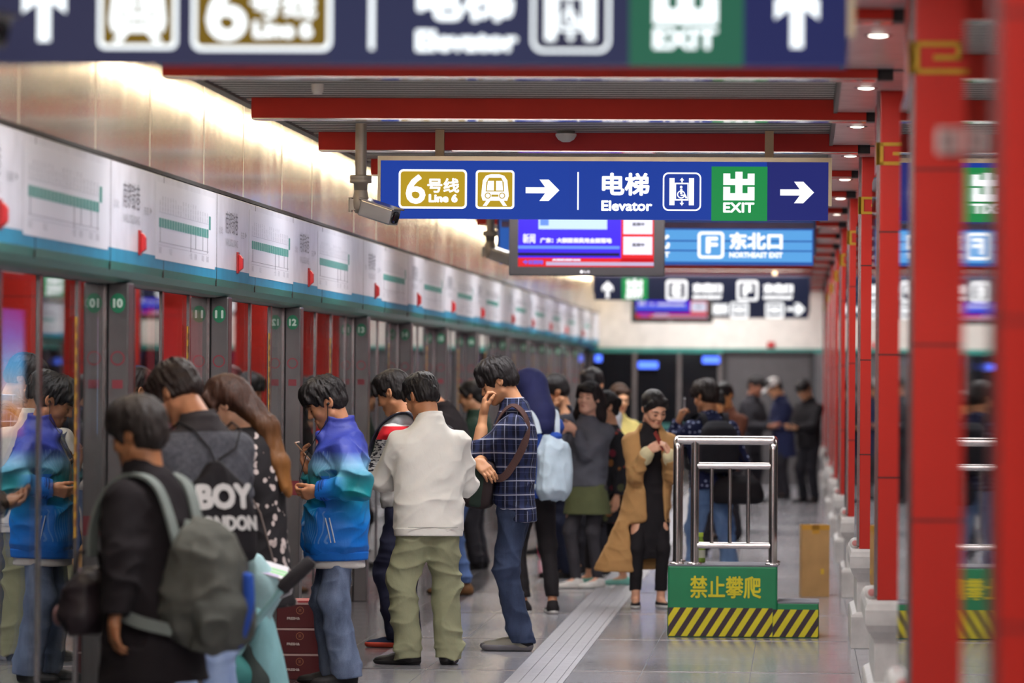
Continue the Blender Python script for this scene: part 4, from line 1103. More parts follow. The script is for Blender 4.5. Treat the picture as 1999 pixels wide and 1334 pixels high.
def trousers(o, ps, name, mat, rad=(.088, .070, .062), hem=.05, vox=.0075, wr=.006, waist=.0, hipr=(.155, .118), seed=0.0, stack=0.0):
    f = Field(); h = ps.h
    f.loft([(-.075*h, 0, .005, hipr[0]*.93*h, hipr[1]*.95*h), (-.03*h, 0, .01*h, hipr[0]*h, hipr[1]*h), (waist*h, 0, 0, hipr[0]*.93*h, hipr[1]*.93*h)], ps.hip, ps.TR, 2.4, .04)
    for sd in 'LR':
        hp, kn, an, fd, side = ps.leg[sd]
        f.rc(hp+V(-side*.012, .006, -.085)*h, kn, rad[0]*h, rad[1]*h, .05)
        e = an+(an-kn)/np.linalg.norm(an-kn)*.11
        f.rc(kn, e+V(0, .012, 0), rad[1]*h, rad[2]*h, .03)
        if stack: f.el(an+V(0, .0, .015), V(rad[2]*1.08, rad[2]*1.08, .022)*h, None, .02)
    f.cut((0, 0, hem), (0, 0, -1), .005)
    kz = (ps.leg['L'][1][2]+ps.leg['R'][1][2])/2
    def disp(p):
        q = p/h
        amp = wr*(.8+.7*np.exp(-((p[..., 2]-kz)/.12)**2)+.8*np.exp(-((p[..., 2]-.12)/.09)**2)+.4*np.exp(-((p[..., 2]-.80*h)/.1)**2))
        w1 = vnoise(q*5+seed)
        return amp*1.5*(.4-ridged(np.stack([q[..., 0]*1.0+q[..., 2]*.5+w1*.06, q[..., 1]+q[..., 2]*.4, q[..., 2]+w1*.10], -1)+seed, 6, 6, 9)**2)+amp*.6*(.4-ridged(np.stack([q[..., 0]-q[..., 2]*.6, q[..., 1]-q[..., 2]*.3, q[..., 2]+w1*.05], -1)+seed*3, 9, 9, 15)**2)
    f.disp = disp; f.damp = wr*2.5
    return f.mesh(vox, name, mat, o)
def shoes(o, ps, upper, sole, name='shoe', vox=.005, L=.27, low=.0, high=.0, thick=.026, pointed=False):
    h = ps.h
    for sd in 'LR':
        hp, kn, an, fd, side = ps.leg[sd]
        b = V(an[0], an[1], max(0.0, an[2]-.085*h)); sx = V(-fd[1], fd[0], 0); k = L/.27*h
        Tm = np.stack([sx, fd, V(0, 0, 1)], 1)
        def P3(x, y, z): return b+sx*x*k+fd*y*k+V(0, 0, z*k)
        def form(f, g):
            f.el(P3(0, -.025, .035), V(.040+g, .050+g, .050+g)*k, Tm, .02)
            f.el(P3(0, .055, .030), V(.043+g, .075+g, .040+g)*k, Tm, .03)
            f.el(P3(.004*side*-1, .135, .022), V((.046 if not pointed else .036)+g, .070+g, .030+g)*k, Tm, .02)
        f = Field(); form(f, 0)
        if low < .5: f.rc(P3(0, -.02, .05), P3(0, .0, .085+high), .043*k, .040*k, .03)
        else: f.el(P3(0, .055, .075), V(.032, .075, .032)*k, Tm, .01, -1)
        f.rc(P3(0, .02, .10+high*1.3), P3(0, -.01, .2+high), .032*k, .04*k, .006, -1)
        f.cut(P3(0, 0, thick*.5), (0, 0, -1), .002)
        s = f.mesh(vox, name, upper, o)
        f = Field(); form(f, .004); f.cut(P3(0, 0, thick), (0, 0, 1), .003); f.cut((0, 0, b[2]+.002), (0, 0, -1), .002)
        f.mesh(vox, 'sole', sole, s)
def band(o, ps, name, mat, lv, k=.02, vox=.006, pw=2.4, wr=0.0):
    f = Field(); h = ps.h
    f.loft([(a*h, b*h, c*h, d*h, e*h) for a, b, c, d, e in lv], ps.hip, ps.TR, pw, .03, cap=.004)
    return f.mesh(vox, name, mat, o)
def strap(pts, w, th, name, mat, parent, n=10):
    """flat webbing along a smooth path; pts: list of (point, outward normal)"""
    P0 = [np.asarray(p, float) for p, _ in pts]; N0 = [np.asarray(q, float)/np.linalg.norm(q) for _, q in pts]
    m = len(P0); out = []; nr = []
    for i in range(m-1):
        for j in range(n+(i == m-2)):
            u = j/n; a, b, c, d = P0[max(i-1, 0)], P0[i], P0[i+1], P0[min(i+2, m-1)]
            out.append(.5*((2*b)+(-a+c)*u+(2*a-5*b+4*c-d)*u*u+(-a+3*b-3*c+d)*u**3)); q = N0[i]*(1-u)+N0[i+1]*u; nr.append(q/np.linalg.norm(q))
    mb = MB(); vs = []; fs = []
    for i in range(len(out)):
        t = out[min(i+1, len(out)-1)]-out[max(i-1, 0)]; t /= np.linalg.norm(t); s = np.cross(t, nr[i]); s /= np.linalg.norm(s)
        for a, b in ((-1, 0), (1, 0), (1, 1), (-1, 1)): vs.append(out[i]+s*w/2*a+nr[i]*th*b)
    for i in range(len(out)-1):
        for j in range(4): fs.append((i*4+j, i*4+(j+1) % 4, (i+1)*4+(j+1) % 4, (i+1)*4+j))
    fs += [(0, 1, 2, 3), tuple(len(vs)-4+j for j in range(4))]
    mb.add(vs, fs, 0, False); return mb.build(name, mat, parent)
# ---------------------------------------------------------------- the people waiting
class At:
    """where a person stands: px = column of the feet, s = px per metre at that depth"""
    def __init__(s, px, sc, yaw):
        s.Y = FPX/sc; s.X = P(px, 760, sc).x; s.yaw = yaw; s.sc = sc
        s.Ri = rotz(R(-yaw))
    def L(s, px, py, dd=0.0):            # local coordinates of what shows at a pixel, dd behind the person
        w = P(px, py, FPX/(s.Y+dd)); return s.Ri@V(w.x-s.X, w.y-s.Y, w.z)
    def D(s, x, y, z): return s.Ri@V(x, y, z)   # a direction: image right, away, up
    def put(s, o): o.location = (s.X, s.Y, 0); o.rotation_euler = (0, 0, R(s.yaw)); return o
def TOP(hem, w=.20, d=.145, chest=None, flare=0.0, neck=.078, cy=0.0, waist=None):
    """levels of a jacket or shirt: hem height, half width, half depth"""
    c = chest or w*1.03; ww = waist or w
    return [(hem, 0, cy, w+flare, d+flare*.7), (hem+.10, 0, cy, ww+flare*.6, d+flare*.4), (.16, 0, cy*.6, ww, d), (.34, 0, cy*.3, c, d*1.02), (.42, 0, .006, c*.93, d*.90), (.465, 0, .012, c*.78, d*.78), (.51, 0, .014, c*.58, d*.66), (.545, 0, .013, c*.43, d*.58), (.57, 0, .012, neck, neck)]
def stand_collar(hh=.045, r=.074, lean=.02):
    def g(f, ps):
        h = ps.h; f.loft([(.50*h, 0, .012*h, (r+.012)*h, (r+.012)*h), (.56*h, 0, .006*h, r*h, r*h), ((.56+hh)*h, 0, 0, (r-.004)*h, (r-.002)*h)], ps.hip, ps.TR, 2.1, .02, cap=.006)
        f.rc(ps.to(0, .0, .55), ps.to(0, -.02, .72), (r-.016)*h, (r-.010)*h, .004, -1)
    return g
WHITE_SOLE = cloth('sole_white', 'd8d6d2', .6); DARK_SOLE = cloth('sole_dark', '1c1b1c', .6); BLK = cloth('cloth_black', '1f1c1f', .85)
# --- man in the blue and teal track jacket, in focus
a = At(664, 372, -82)
ps = Pose(1.60, lean=1, head=(4, 27, 0), neckfwd=.015,
          rh=(a.L(602, 922, .08), a.D(-.35, .05, .9), a.D(.9, -.25, .25), (18, 35, 25)),
          lh=(a.L(622, 959, -.25), a.D(-.9, .12, -.22), a.D(-.15, .75, .55), (30, 42, 30)),
          lpole=a.L(770, 1060, -.60), rpole=a.L(720, 1010, .35), lf=(.11, .03, 20), rf=(-.10, -.02, -6))
man = person('man in a blue and teal track jacket looking at a phone in his hand', a.X, a.Y, a.yaw, ps, 'b98060', .0042, thumbs={'R': (70, 40), 'L': (25, 10)})
hair_short(man, ps, vol=1.15, fringe=.15, vox=.0045, spike=.016, seed=2)
def jk(t, v):
    x = t.xyz(v)
    g = t.ramp(t.math('DIVIDE', t.math('SUBTRACT', x[2], .66), .78), [(0, lin('0f62bc')), (.22, lin('0d70c8')), (.36, lin('107fb8')), (.45, lin('128690')), (.55, lin('2c8c9c')), (.645, lin('74a6cc')), (.73, lin('3a48a4')), (1, lin('2e3488'))])
    fo = t.math('MULTIPLY', t.math('MULTIPLY', t.math('SUBTRACT', .03, x[1]), 8.0), t.math('GREATER_THAN', t.math('ABSOLUTE', x[0]), .175))
    g = t.mix(t.math('MULTIPLY', t.math('MINIMUM', t.math('MAXIMUM', fo, 0.0), 1.0), t.math('LESS_THAN', x[2], 1.10)), g, lin('1c6fcc'))
    w = t.n.new('ShaderNodeTexWave'); w.inputs['Scale'].default_value = 22; w.inputs['Distortion'].default_value = 5; w.inputs['Detail'].default_value = 1; w.inputs['Detail Scale'].default_value = .6
    t.link(t.mapping(v, (1, 1, .35)), w.inputs['Vector'])
    m = t.math('MULTIPLY', t.math('GREATER_THAN', w.outputs['Fac'], .86), t.math('MULTIPLY', t.math('LESS_THAN', t.math('ABSOLUTE', t.math('SUBTRACT', x[2], .83)), .085), t.math('LESS_THAN', x[1], -.07)))
    m2 = t.math('MULTIPLY', t.math('GREATER_THAN', w.outputs['Fac'], .9), t.math('MULTIPLY', t.math('LESS_THAN', t.math('ABSOLUTE', t.math('SUBTRACT', x[2], 1.16)), .07), t.math('LESS_THAN', x[1], -.06)))
    return t.mix(t.math('MULTIPLY', t.math('MAXIMUM', m, m2), .22), g, lin('bcdcf0'))
m_jk = cloth('track_jacket', jk, .5, spec=.3, weave=.05, wrinkle=.5)
def openfront(f, ps):
    f.bx(ps.to(.0, -.20, .02), V(.040, .14, .42), ps.TR@rotx(R(-4)), .01, .02, -1)
    f.rc(ps.to(0, -.15, .36), ps.to(0, -.12, .60), .03, .070, .01, -1)
lv = [(-.165, 0, -.02, .190, .168), (-.12, 0, -.025, .212, .188), (.03, 0, -.02, .215, .185), (.18, 0, -.01, .215, .175), (.34, 0, .0, .22, .168), (.42, 0, .008, .206, .152), (.465, 0, .014, .175, .135), (.51, 0, .016, .135, .115), (.545, 0, .015, .10, .098), (.57, 0, .012, .088, .088)]
def foldcollar(f, ps):
    stand_collar(.05, .084)(f, ps)
    h = ps.h
    for q in (1, -1): f.bx(ps.to(q*.055, -.095, .50), V(.035, .010, .035), ps.TR@rotz(R(q*-28))@rotx(R(28)), .008, .02)
jacket = top(man, ps, 'track_jacket', m_jk, lv, (.070, .078, .052), 1.0, .0055, .013, collar=foldcollar, op=openfront, seed=1.0)
jb = band(man, ps, 'hem_band', cloth('jacket_band', '1668c4', .7), [(-.195, 0, -.02, .200, .180), (-.145, 0, -.02, .205, .186)], vox=.005)
for z in (-.188, -.178): band(man, ps, 'hem_stripe', cloth('jacket_stripe', '123a80', .7), [(z-.0025, 0, -.02, .2025, .1825), (z+.0025, 0, -.02, .2035, .1835)], vox=.0035)
for sd in 'LR':
    sh, el, wr, fd, nm, cur, side = ps.arm[sd]; u = (wr-el)/np.linalg.norm(wr-el); f = Field()
    f.rc(wr-u*.052, wr-u*.006, .056, .052, .004); f.bx(wr+u*.045, V(.08, .08, .045), _frame(u), .004, .004, -1); f.bx(wr-u*.115, V(.08, .08, .055), _frame(u), .004, .004, -1)
    f.mesh(.004, 'cuff', cloth('jacket_cuff', '1d64c0', .7), man)
    for q in (.04, .025): 
        f = Field(); f.rc(wr-u*(q+.001), wr-u*(q-.001), .0575, .0575, .002); f.bx(wr-u*(q-.0045-.03), V(.08, .08, .03), _frame(u), .002, .001, -1); f.bx(wr-u*(q+.0045+.03), V(.08, .08, .03), _frame(u), .002, .001, -1)
        f.mesh(.003, 'cuff_stripe', MATS['jacket_stripe'], man)
mb = MB()                                     # pocket zip and chest print on the near side
for q in (0, .022): 
    z0 = ps.to(.206+.012, -.06+q, -.09); z1 = ps.to(.217+.012, -.09+q, .05)
    mb.tube([z0, (z0+z1)/2+V(.006, 0, 0), z1], .0035, 6)
mb.build('pocket_zip', flat('zip_white', 'd8dde4', .4), man)
top(man, ps, 'undershirt', cloth('tee_white', 'cfcbc6'), [(-.235, 0, -.015, .182, .160), (-.1, 0, -.02, .175, .155), (.1, 0, -.015, .17, .15), (.34, 0, -.02, .17, .135), (.48, 0, 0, .11, .09), (.575, 0, .0, .066, .07)], None, vox=.006, wr=.004)
trousers(man, ps, 'jeans', denim('jeans_faded', '1a2440', '8494b2', .7), (.086, .078, .082), .045, .0055, .008, seed=2, hipr=(.150, .125))
shoes(man, ps, cloth('shoe_black', '1d1b1d', .6), DARK_SOLE)
# phone and earphone cord
def phone(o_at, ps, sd, label, col='b9785a', back='d0b0a0', tilt=0):
    sh, el, wr, fd, nm, cur, side = ps.arm[sd]
    sx = np.cross(fd, nm)*(-1 if side > 0 else 1)
    c = wr+fd*.105+nm*.026; fr = np.stack([sx, nm, fd], 1)@rotx(R(tilt))
    M4 = Matrix.Translation((o_at.X, o_at.Y, 0)) @ Matrix.Rotation(R(o_at.yaw), 4, 'Z') @ Matrix.Translation(Vector(c)) @ Matrix([list(r)+[0] for r in fr]+[[0, 0, 0, 1]])
    t = empty('mobile_phone', label=label, cat='phone'); t.matrix_world = M4
    MB().box((-.036, -.004, -.072), (.036, .004, .072)).build('phone_body', flat('phone_'+back, back, .35, .4), t, bevel=.003)
    MB().box((-.032, .0042, -.064), (.032, .0046, .064)).build('screen', flat('phone_screen', '20242c', .08), t)
    MB().lathe([(.001, -.0052), (.006, -.0052), (.006, -.004)], c=(.02, 0, .055), n=12, axis='Y').build('camera_lens', flat('lens_black', '101012', .1), t)
    return t
phone(a, ps, 'R', 'pale bronze phone held up by the man in the blue track jacket', back='c2977c', tilt=25)
ear = ps.hc+ps.HR@V(.083, .006, -.006)
t = empty('earphones', label='black earphone cord hanging from the ear of the man in the blue track jacket', cat='earphones'); a.put(t)
mb = MB(); mb.tube([ear, ear+ps.HR@V(.010, -.008, 0)], [.008, .005], 8); mb.build('earbud', BLK, t)
lw = ps.arm['L'][2]; rw = ps.arm['R'][2]
pts = [ear+V(.006, -.004, 0), ear+V(.012, -.004, -.09), ear+V(.0, -.06, -.17), ps.to(.06, -.185, .40), ps.to(.055, -.225, .27), lw+ps.arm['L'][3]*.09]
strp = [Vector(p) for p in pts]
mb = MB(); mb.tube(strp, .0024, 6); mb.build('cord', BLK, t)
mb = MB(); mb.tube([Vector(rw+ps.arm['R'][3]*.05+ps.arm['R'][4]*.03), Vector(rw+ps.arm['R'][3]*.0+ps.arm['R'][4]*.045), Vector(rw+V(0, .02, -.06))], .0022, 6); mb.build('phone_cord', BLK, t)
# --- man in the white jacket, seen from behind
a = At(838, 347, -166)
ps = Pose(1.625, lean=2, sw=.186, head=(30, 24, 0), lh=(V(.06, -.30, 1.06), None, V(0, 0, 1)), rh=(V(-.06, -.30, 1.06), None, V(0, 0, 1)), lf=(.115, .02, 62), rf=(-.115, .0, -18), lpole=V(.75, .15, .75), rpole=V(-.75, .25, .75))
o = person('man in a white jacket and sage green trousers standing with his back turned', a.X, a.Y, a.yaw, ps, 'b67e5c', .005)
hair_short(o, ps, vol=1.1, fringe=.6, vox=.005, spike=.012, seed=5, nape=-.05)
m_wj = cloth('white_jacket', 'f0ede5', .75, var=.04, wrinkle=.3)
top(o, ps, 'white_jacket', m_wj, TOP(-.10, .20, .15, .212, .0, .08), (.066, .076, .055), 1.0, .0055, .011, collar=stand_collar(.045, .080), seed=3)
band(o, ps, 'waistband', m_wj, [(-.135, 0, 0, .204, .149), (-.085, 0, 0, .209, .154)], vox=.005)
mb = MB(); mb.tube([Vector(ps.to(x, .158-.25*x*x*4*.1, -.082)) for x in (-.15, -.07, 0, .07, .15)], .002, 5); mb.build('seam', flat('seam_grey', 'b5b2ac', .8), o)
mb = MB(); q = [ps.to(x, .125-.03*abs(x)/.15, .33+.02*abs(x)/.15) for x in (-.16, -.08, 0, .08, .16)]
trousers(o, ps, 'chinos', cloth('sage_chinos', '97987a', .85, var=.07, wrinkle=.5), (.104, .086, .080), .035, .0055, .010, seed=7, hipr=(.168, .130), stack=1)
shoes(o, ps, flat('leather_black', '1e1b1b', .3), DARK_SOLE, L=.285)
# --- man behind him in a grey hood, white and red sleeve
a = At(795, 326, -112)
ps = Pose(1.64, lean=3, head=(0, 20, 0), lh=(V(.04, -.36, 1.0), None, V(-.3, .2, .9)), rh=(V(-.06, -.34, 1.02), None, V(0, 0, 1)), lf=(.11, .0, 18), rf=(-.10, -.06, -4))
o = person('man with a grey hood and red-banded sleeve, half hidden behind the white jacket', a.X, a.Y, a.yaw, ps, 'bb8260', .006)
hair_short(o, ps, vol=1.1, fringe=.6, vox=.006, spike=.010, seed=8)
def slv(t, v):
    x = t.xyz(v); n = t.noise(t.mapping(v, (3, 3, 14)), 9, 2)
    c0 = t.mix(t.math('MULTIPLY', t.math('LESS_THAN', t.math('ABSOLUTE', t.math('SUBTRACT', x[2], 1.16)), .11), t.math('GREATER_THAN', n, .52)), lin('c9c8c8'), lin('2a2b36'))
    return t.mix(t.math('LESS_THAN', t.math('ABSOLUTE', t.math('SUBTRACT', x[2], 1.285)), .04), c0, lin('c3202c'))
top(o, ps, 'sweatshirt', cloth('red_band_sweat', slv), TOP(-.02, .18, .14, .20), (.078, .068, .05), 1.0, .0075, .009)
f = Field(); h = ps.h
f.el(ps.to(0, .075, .53), V(.115, .085, .075)*h, ps.TR, .02); f.chain([ps.to(.10, .02, .52), ps.to(.085, -.08, .47), ps.to(.03, -.13, .42)], [.045, .04, .03], .03); f.chain([ps.to(-.10, .02, .52), ps.to(-.085, -.08, .47), ps.to(-.03, -.13, .42)], [.045, .04, .03], .03)
f.el(ps.to(0, .05, .60), V(.075, .07, .06)*h, ps.TR, .015, -1); f.mesh(.006, 'hood', cloth('hood_grey', 'a9aaae', wrinkle=.5), o)
trousers(o, ps, 'trousers', cloth('navy_trousers', '22243a', wrinkle=.4), (.10, .088, .088), .04, .007, .012, seed=4)
shoes(o, ps, cloth('shoe_navy', '27304c'), cloth('sole_coral', 'c84e3c', .5), thick=.034)
# backpack strap over his shoulder
t = empty('shoulder_bag', label='dark backpack with a black strap on the man in the grey hood', cat='backpack'); a.put(t)
f = Field(); f.bx(ps.to(0, .235, .28), V(.14, .075, .20), ps.TR, .06, .02); f.mesh(.01, 'pack', cloth('pack_dark', '26252b'), t)
for q in (1, -1): strap([(ps.to(q*.10, .20, .42), ps.TR@V(0, 1, .3)), (ps.to(q*.12, .10, .565), ps.TR@V(0, .3, 1)), (ps.to(q*.125, -.06, .52), ps.TR@V(0, -.6, 1)), (ps.to(q*.13, -.165, .36), ps.TR@V(0, -1, .2)), (ps.to(q*.165, -.13, .18), ps.TR@V(q*.8, -1, 0))], .045, .008, 'strap', cloth('strap_navy', '2b2d3a'), t)
# --- man in the plaid shirt
a = At(1004, 329, -93)
ps = Pose(1.73, lean=1, head=(0, 26, 0), sw=.165, neckfwd=.035, twist=6,
          lh=(a.L(944, 808, -.07), a.D(.04, .10, .98), a.D(.95, .1, -.1), (26, 50, 34)), lpole=a.L(925, 1080, -.20),
          rh=(a.L(930, 900, -.24), a.D(.62, -.38, -.55), a.D(-.2, .9, -.5), (15, 25, 20)), rpole=a.L(900, 1020, .25), lf=(.09, .05, 4), rf=(-.09, .02, 0))
o = person('young man in a navy plaid shirt with one hand held to his nose', a.X, a.Y, a.yaw, ps, 'c08a66', .0045, thumbs={'L': (30, 30), 'R': (30, 10)})
hair_short(o, ps, vol=1.5, fringe=.9, vox=.0045, spike=.012, seed=11, nape=-.055)
def plaid(t, v):
    x = t.xyz(v)
    def line(c, p, w, off=0.0): return t.math('LESS_THAN', t.math('ABSOLUTE', t.math('SUBTRACT', t.math('FRACT', t.math('ADD', t.math('DIVIDE', c, p), 50.0+off)), .5)), w)
    geo = t.n.new('ShaderNodeNewGeometry'); tr = t.n.new('ShaderNodeVectorTransform'); tr.vector_type = 'NORMAL'; tr.convert_from = 'WORLD'; tr.convert_to = 'OBJECT'; t.link(geo.outputs['True Normal'], tr.inputs[0])
    nn = t.n.new('ShaderNodeSeparateXYZ'); t.link(tr.outputs[0], nn.inputs[0])
    side = t.math('GREATER_THAN', t.math('ABSOLUTE', nn.outputs[0]), t.math('ABSOLUTE', nn.outputs[1]))
    u = t.math('ADD', t.math('MULTIPLY', x[1], side), t.math('MULTIPLY', x[0], t.math('SUBTRACT', 1.0, side)))
    z = t.math('ADD', x[2], t.math('MULTIPLY', t.noise(v, 3, 1), .03))
    base = lin('1a1e36'); c = t.mix(t.math('MULTIPLY', line(z, .082, .22, .5), .55), base, lin('131420')); c = t.mix(t.math('MULTIPLY', line(u, .066, .2, .5), .5), c, lin('2a345e'))
    c = t.mix(t.math('MULTIPLY', line(u, .066, .04), .5), c, lin('a0a6c4')); c = t.mix(t.math('MULTIPLY', line(z, .082, .045), .68), c, lin('b4b7ca'))
    return t.mix(t.math('MULTIPLY', line(z, .041, .03, .25), .3), c, lin('6a74a4'))
m_pl = cloth('plaid_shirt', plaid, .85, wrinkle=.25)
def shirttail(f, ps): f.el(ps.to(0, -.20, -.10), V(.24, .17, .085)*ps.h, ps.TR, .02, -1)
top(o, ps, 'plaid_shirt', m_pl, [(-.135, 0, .01, .165, .125), (-.02, 0, 0, .165, .128), (.14, 0, 0, .165, .125), (.33, 0, .005, .185, .135), (.42, 0, .006, .174, .122), (.465, 0, .011, .148, .108), (.51, 0, .012, .112, .094), (.545, 0, .012, .088, .084), (.57, 0, .012, .076, .076)], (.062, .064, .05), .56, .0055, .008, collar=stand_collar(.035, .072), op=shirttail, seed=5)
for sd in 'LR':
    sh, el, wr, fd, nm, cur, side = ps.arm[sd]; u = (wr-el)/np.linalg.norm(wr-el); f = Field()
    f.rc(el+u*.015, el+u*.05, .059, .055, .004); f.bx(el+u*.115, V(.08, .08, .055), _frame(u), .004, .004, -1); f.mesh(.005, 'rolled_cuff', m_pl, o)
trousers(o, ps, 'jeans', denim('jeans_slate', '20283c', '4a5878', .35), (.088, .070, .066), .055, .0055, .009, seed=9, hipr=(.135, .112))
def snk(t, v):
    x = t.xyz(v)
    return t.mix(t.math('GREATER_THAN', t.math('ADD', x[2], t.math('MULTIPLY', x[1], .45)), .075), lin('8f8b80'), lin('26252a'))
shoes(o, ps, cloth('sneaker_grey', snk, .7), cloth('sole_grey', '77757a', .6), L=.29, thick=.036)
t = empty('messenger_bag', label='dark brown and green messenger bag worn in front by the man in the plaid shirt', cat='bag'); a.put(t)
bc = a.L(938, 945, -.06); f = Field(); fr = rotz(R(-93-a.yaw))
f.bx(bc, V(.17, .085, .145), rotx(R(-8)), .05, .02); f.mesh(.007, 'bag_body', cloth('bag_brown', '33292a', wrinkle=.4), t)
f = Field(); f.bx(bc+V(.09, -.0, -.01), V(.085, .040, .125), rotx(R(-8)), .02, .01); f.mesh(.006, 'green_panel', cloth('bag_green', '2c3a33'), t)
strap([(bc+V(.06, .02, .13), V(1, 0, 0)), (ps.to(.12, -.135, .27), V(.8, -1, 0)), (ps.to(.125, -.085, .46), V(.3, -1, .6)), (ps.to(.128, .0, .545), V(.4, 0, 1)), (ps.to(.15, .075, .47), V(.6, 1, .3)), (ps.to(.178, .07, .34), V(1, .5, 0)), (ps.to(.192, .0, .20), V(1, .2, 0)), (ps.to(.188, -.08, .12), V(1, -.3, 0)), (bc+V(.10, .0, .10), V(1, 0, 0))], .045, .006, 'strap', cloth('strap_brown', '4b3431'), t)
# --- old woman with the grey backpack, out of focus in front
a = At(296, 520, -118)
ps = Pose(1.49, lean=4, head=(2, 10, 0), neckfwd=.0, lh=(a.L(222, 1218, -.22), a.D(.05, 0, -1), a.D(.8, .5, 0), (22, 28, 20)), lpole=a.L(330, 1000, -.5), rh=(a.L(185, 1165, .18), a.D(-.1, 0, -1), a.D(.5, -.8, 0), (60, 60, 40)), rpole=a.L(330, 1000, .5))
o = person('short-haired woman in a black coat wearing a grey backpack, blurred in front', a.X, a.Y, a.yaw, ps, 'a8714f', .0055, fem=True)
hair_short(o, ps, hairmat('hair_greying', '2a2321'), vol=2.1, fringe=.4, vox=.0055, spike=.008, seed=14, nape=-.075)
top(o, ps, 'coat', cloth('coat_black', '1d181b', .9), TOP(-.36, .205, .175, .205, .05, .082, waist=.20), (.088, .080, .062), .93, .007, .010, collar=stand_collar(.04, .078), seed=8)
trousers(o, ps, 'trousers', cloth('trousers_black', '1f1c20'), (.10, .085, .08), .04, .009)
shoes(o, ps, cloth('shoe_black', '1d1b1d', .6), DARK_SOLE)
t = empty('backpack', label='grey backpack with a blue side stripe on the woman in the black coat', cat='backpack'); a.put(t)
m_bp = cloth('backpack_grey', '565650', .85, var=.2, wrinkle=.6); m_bp2 = cloth('backpack_light', '737a76', .85)
f = Field(); T_ = ps.TR@rotx(R(-14))
f.loft([(-.20, 0, .0, .10, .085), (-.15, 0, 0, .148, .125), (.0, 0, 0, .158, .135), (.13, 0, -.005, .145, .115), (.22, 0, -.02, .10, .075), (.25, 0, -.03, .05, .04)], ps.to(.0, .285, .03), T_, 2.8, .02)
wv = lambda p: .020*(.4-ridged(p, 7, 7, 9)**2)+.010*(.4-ridged(p+3, 15, 15, 12))
f.disp = wv; f.damp = .02; f.mesh(.0065, 'main_compartment', m_bp, t)
f = Field(); f.loft([(-.17, 0, 0, .12, .05), (-.10, 0, 0, .145, .075), (.0, 0, 0, .14, .07), (.06, 0, -.01, .10, .04)], ps.to(.0, .39, -.04), T_, 2.6, .02); f.disp = wv; f.damp = .02; f.mesh(.0065, 'front_pocket', cloth('backpack_dark', '4a4b46', wrinkle=.6), t)
f = Field(); f.loft([(-.16, -.05, .050, .020, .022), (0, -.055, .070, .022, .022), (.13, -.05, .048, .018, .022)], ps.to(.0, .39, -.04), T_, 2.2, .01); f.mesh(.006, 'blue_stripe', cloth('stripe_blue', '2a4fa8'), t)
for q in (1, -1):
    strap([(ps.to(q*.09, .215, .22), ps.TR@V(0, 1, .2)), (ps.to(q*.115, .15, .47), ps.TR@V(0, .6, 1)), (ps.to(q*.125, .02, .535), ps.TR@V(0, 0, 1)), (ps.to(q*.132, -.10, .47), ps.TR@V(0, -1, .7)), (ps.to(q*.145, -.165, .34), ps.TR@V(0, -1, .2)), (ps.to(q*.15, -.185, .20), ps.TR@V(0, -1, 0))], .055, .013, 'shoulder_strap', m_bp2, t)
    strap([(ps.to(q*.215, .0, -.06), ps.TR@V(q, 0, 0)), (ps.to(q*.215, .10, -.10), ps.TR@V(q, .3, 0)), (ps.to(q*.16, .22, -.14), ps.TR@V(q, .8, 0))], .045, .012, 'lower_strap', m_bp2, t)
MB().tube([Vector(ps.to(-.03, .215, .26)), Vector(ps.to(-.03, .235, .33)), Vector(ps.to(.03, .235, .33)), Vector(ps.to(.03, .215, .26))], .009, 8).build('grab_loop', m_bp2, t)
t = empty('handbag', label='dark handbag carried low by the woman in the black coat', cat='bag'); a.put(t)
bc = a.L(172, 1165, .10); f = Field(); f.loft([(-.13, 0, 0, .15, .07), (-.06, 0, 0, .17, .09), (.06, 0, 0, .13, .06), (.10, 0, 0, .10, .02)], bc, rotz(R(20)), 2.6, .02); f.disp = wv; f.damp = .02; f.mesh(.008, 'bag_body', cloth('handbag_dark', '2c2428', .5), t)
MB().tube([Vector(bc+V(-.09, 0, .09)), Vector(bc+V(-.06, 0, .17)), Vector(bc+V(.06, 0, .17)), Vector(bc+V(.09, 0, .09))], .008, 8).build('bag_handle', BLK, t)
f = Field(); f.el(bc+V(.09, -.07, -.07), V(.03, .02, .04)); f.mesh(.006, 'clasp', cloth('clasp_pink', 'b08a8a', .4), t)
# --- man in the grey jacket with the drawstring bag
a = At(405, 468, -140)
ps = Pose(1.70, lean=7, head=(16, 34, 0), neckfwd=.06, lh=(V(.06, -.34, 1.1), None, V(0, 0, 1)), rh=(V(-.06, -.32, 1.1), None, V(0, 0, 1)), lpole=V(.8, .1, .8), rpole=V(-.8, .1, .8))
o = person('man in a charcoal jacket with a black drawstring bag on his back, head bowed', a.X, a.Y, a.yaw, ps, 'bd8262', .005)
hair_short(o, ps, hairmat('hair_dark_brown', '2a1f1d'), vol=1.5, fringe=.5, vox=.005, spike=.016, seed=17, nape=-.05)
def yoke(t, v):
    x = t.xyz(v); n = t.noise(v, 60, 4)
    return t.mix(t.math('GREATER_THAN', t.math('ADD', x[2], t.math('MULTIPLY', x[1], -.10)), 1.385), t.ramp(n, [(.3, lin('4a4b52')), (.7, lin('60616a'))]), lin('393538'))
m_gj = cloth('jacket_charcoal', yoke, .9)
top(o, ps, 'jacket', m_gj, TOP(-.10, .185, .14, .205), (.080, .072, .055), 1.0, .006, .008, collar=stand_collar(.03, .072), seed=12)
trousers(o, ps, 'jeans', denim('jeans_pale', '6f86b4', 'a9bbd8', .7), (.092, .075, .068), .05, .008, .009)
shoes(o, ps, WHITE_SOLE, DARK_SOLE)
t = empty('drawstring_bag', label='black drawstring bag with white lettering on the back of the charcoal jacket', cat='bag'); a.put(t)
bo = ps.to(.055, .19, .135); Tb = ps.TR@rotz(R(-4)); f = Field()
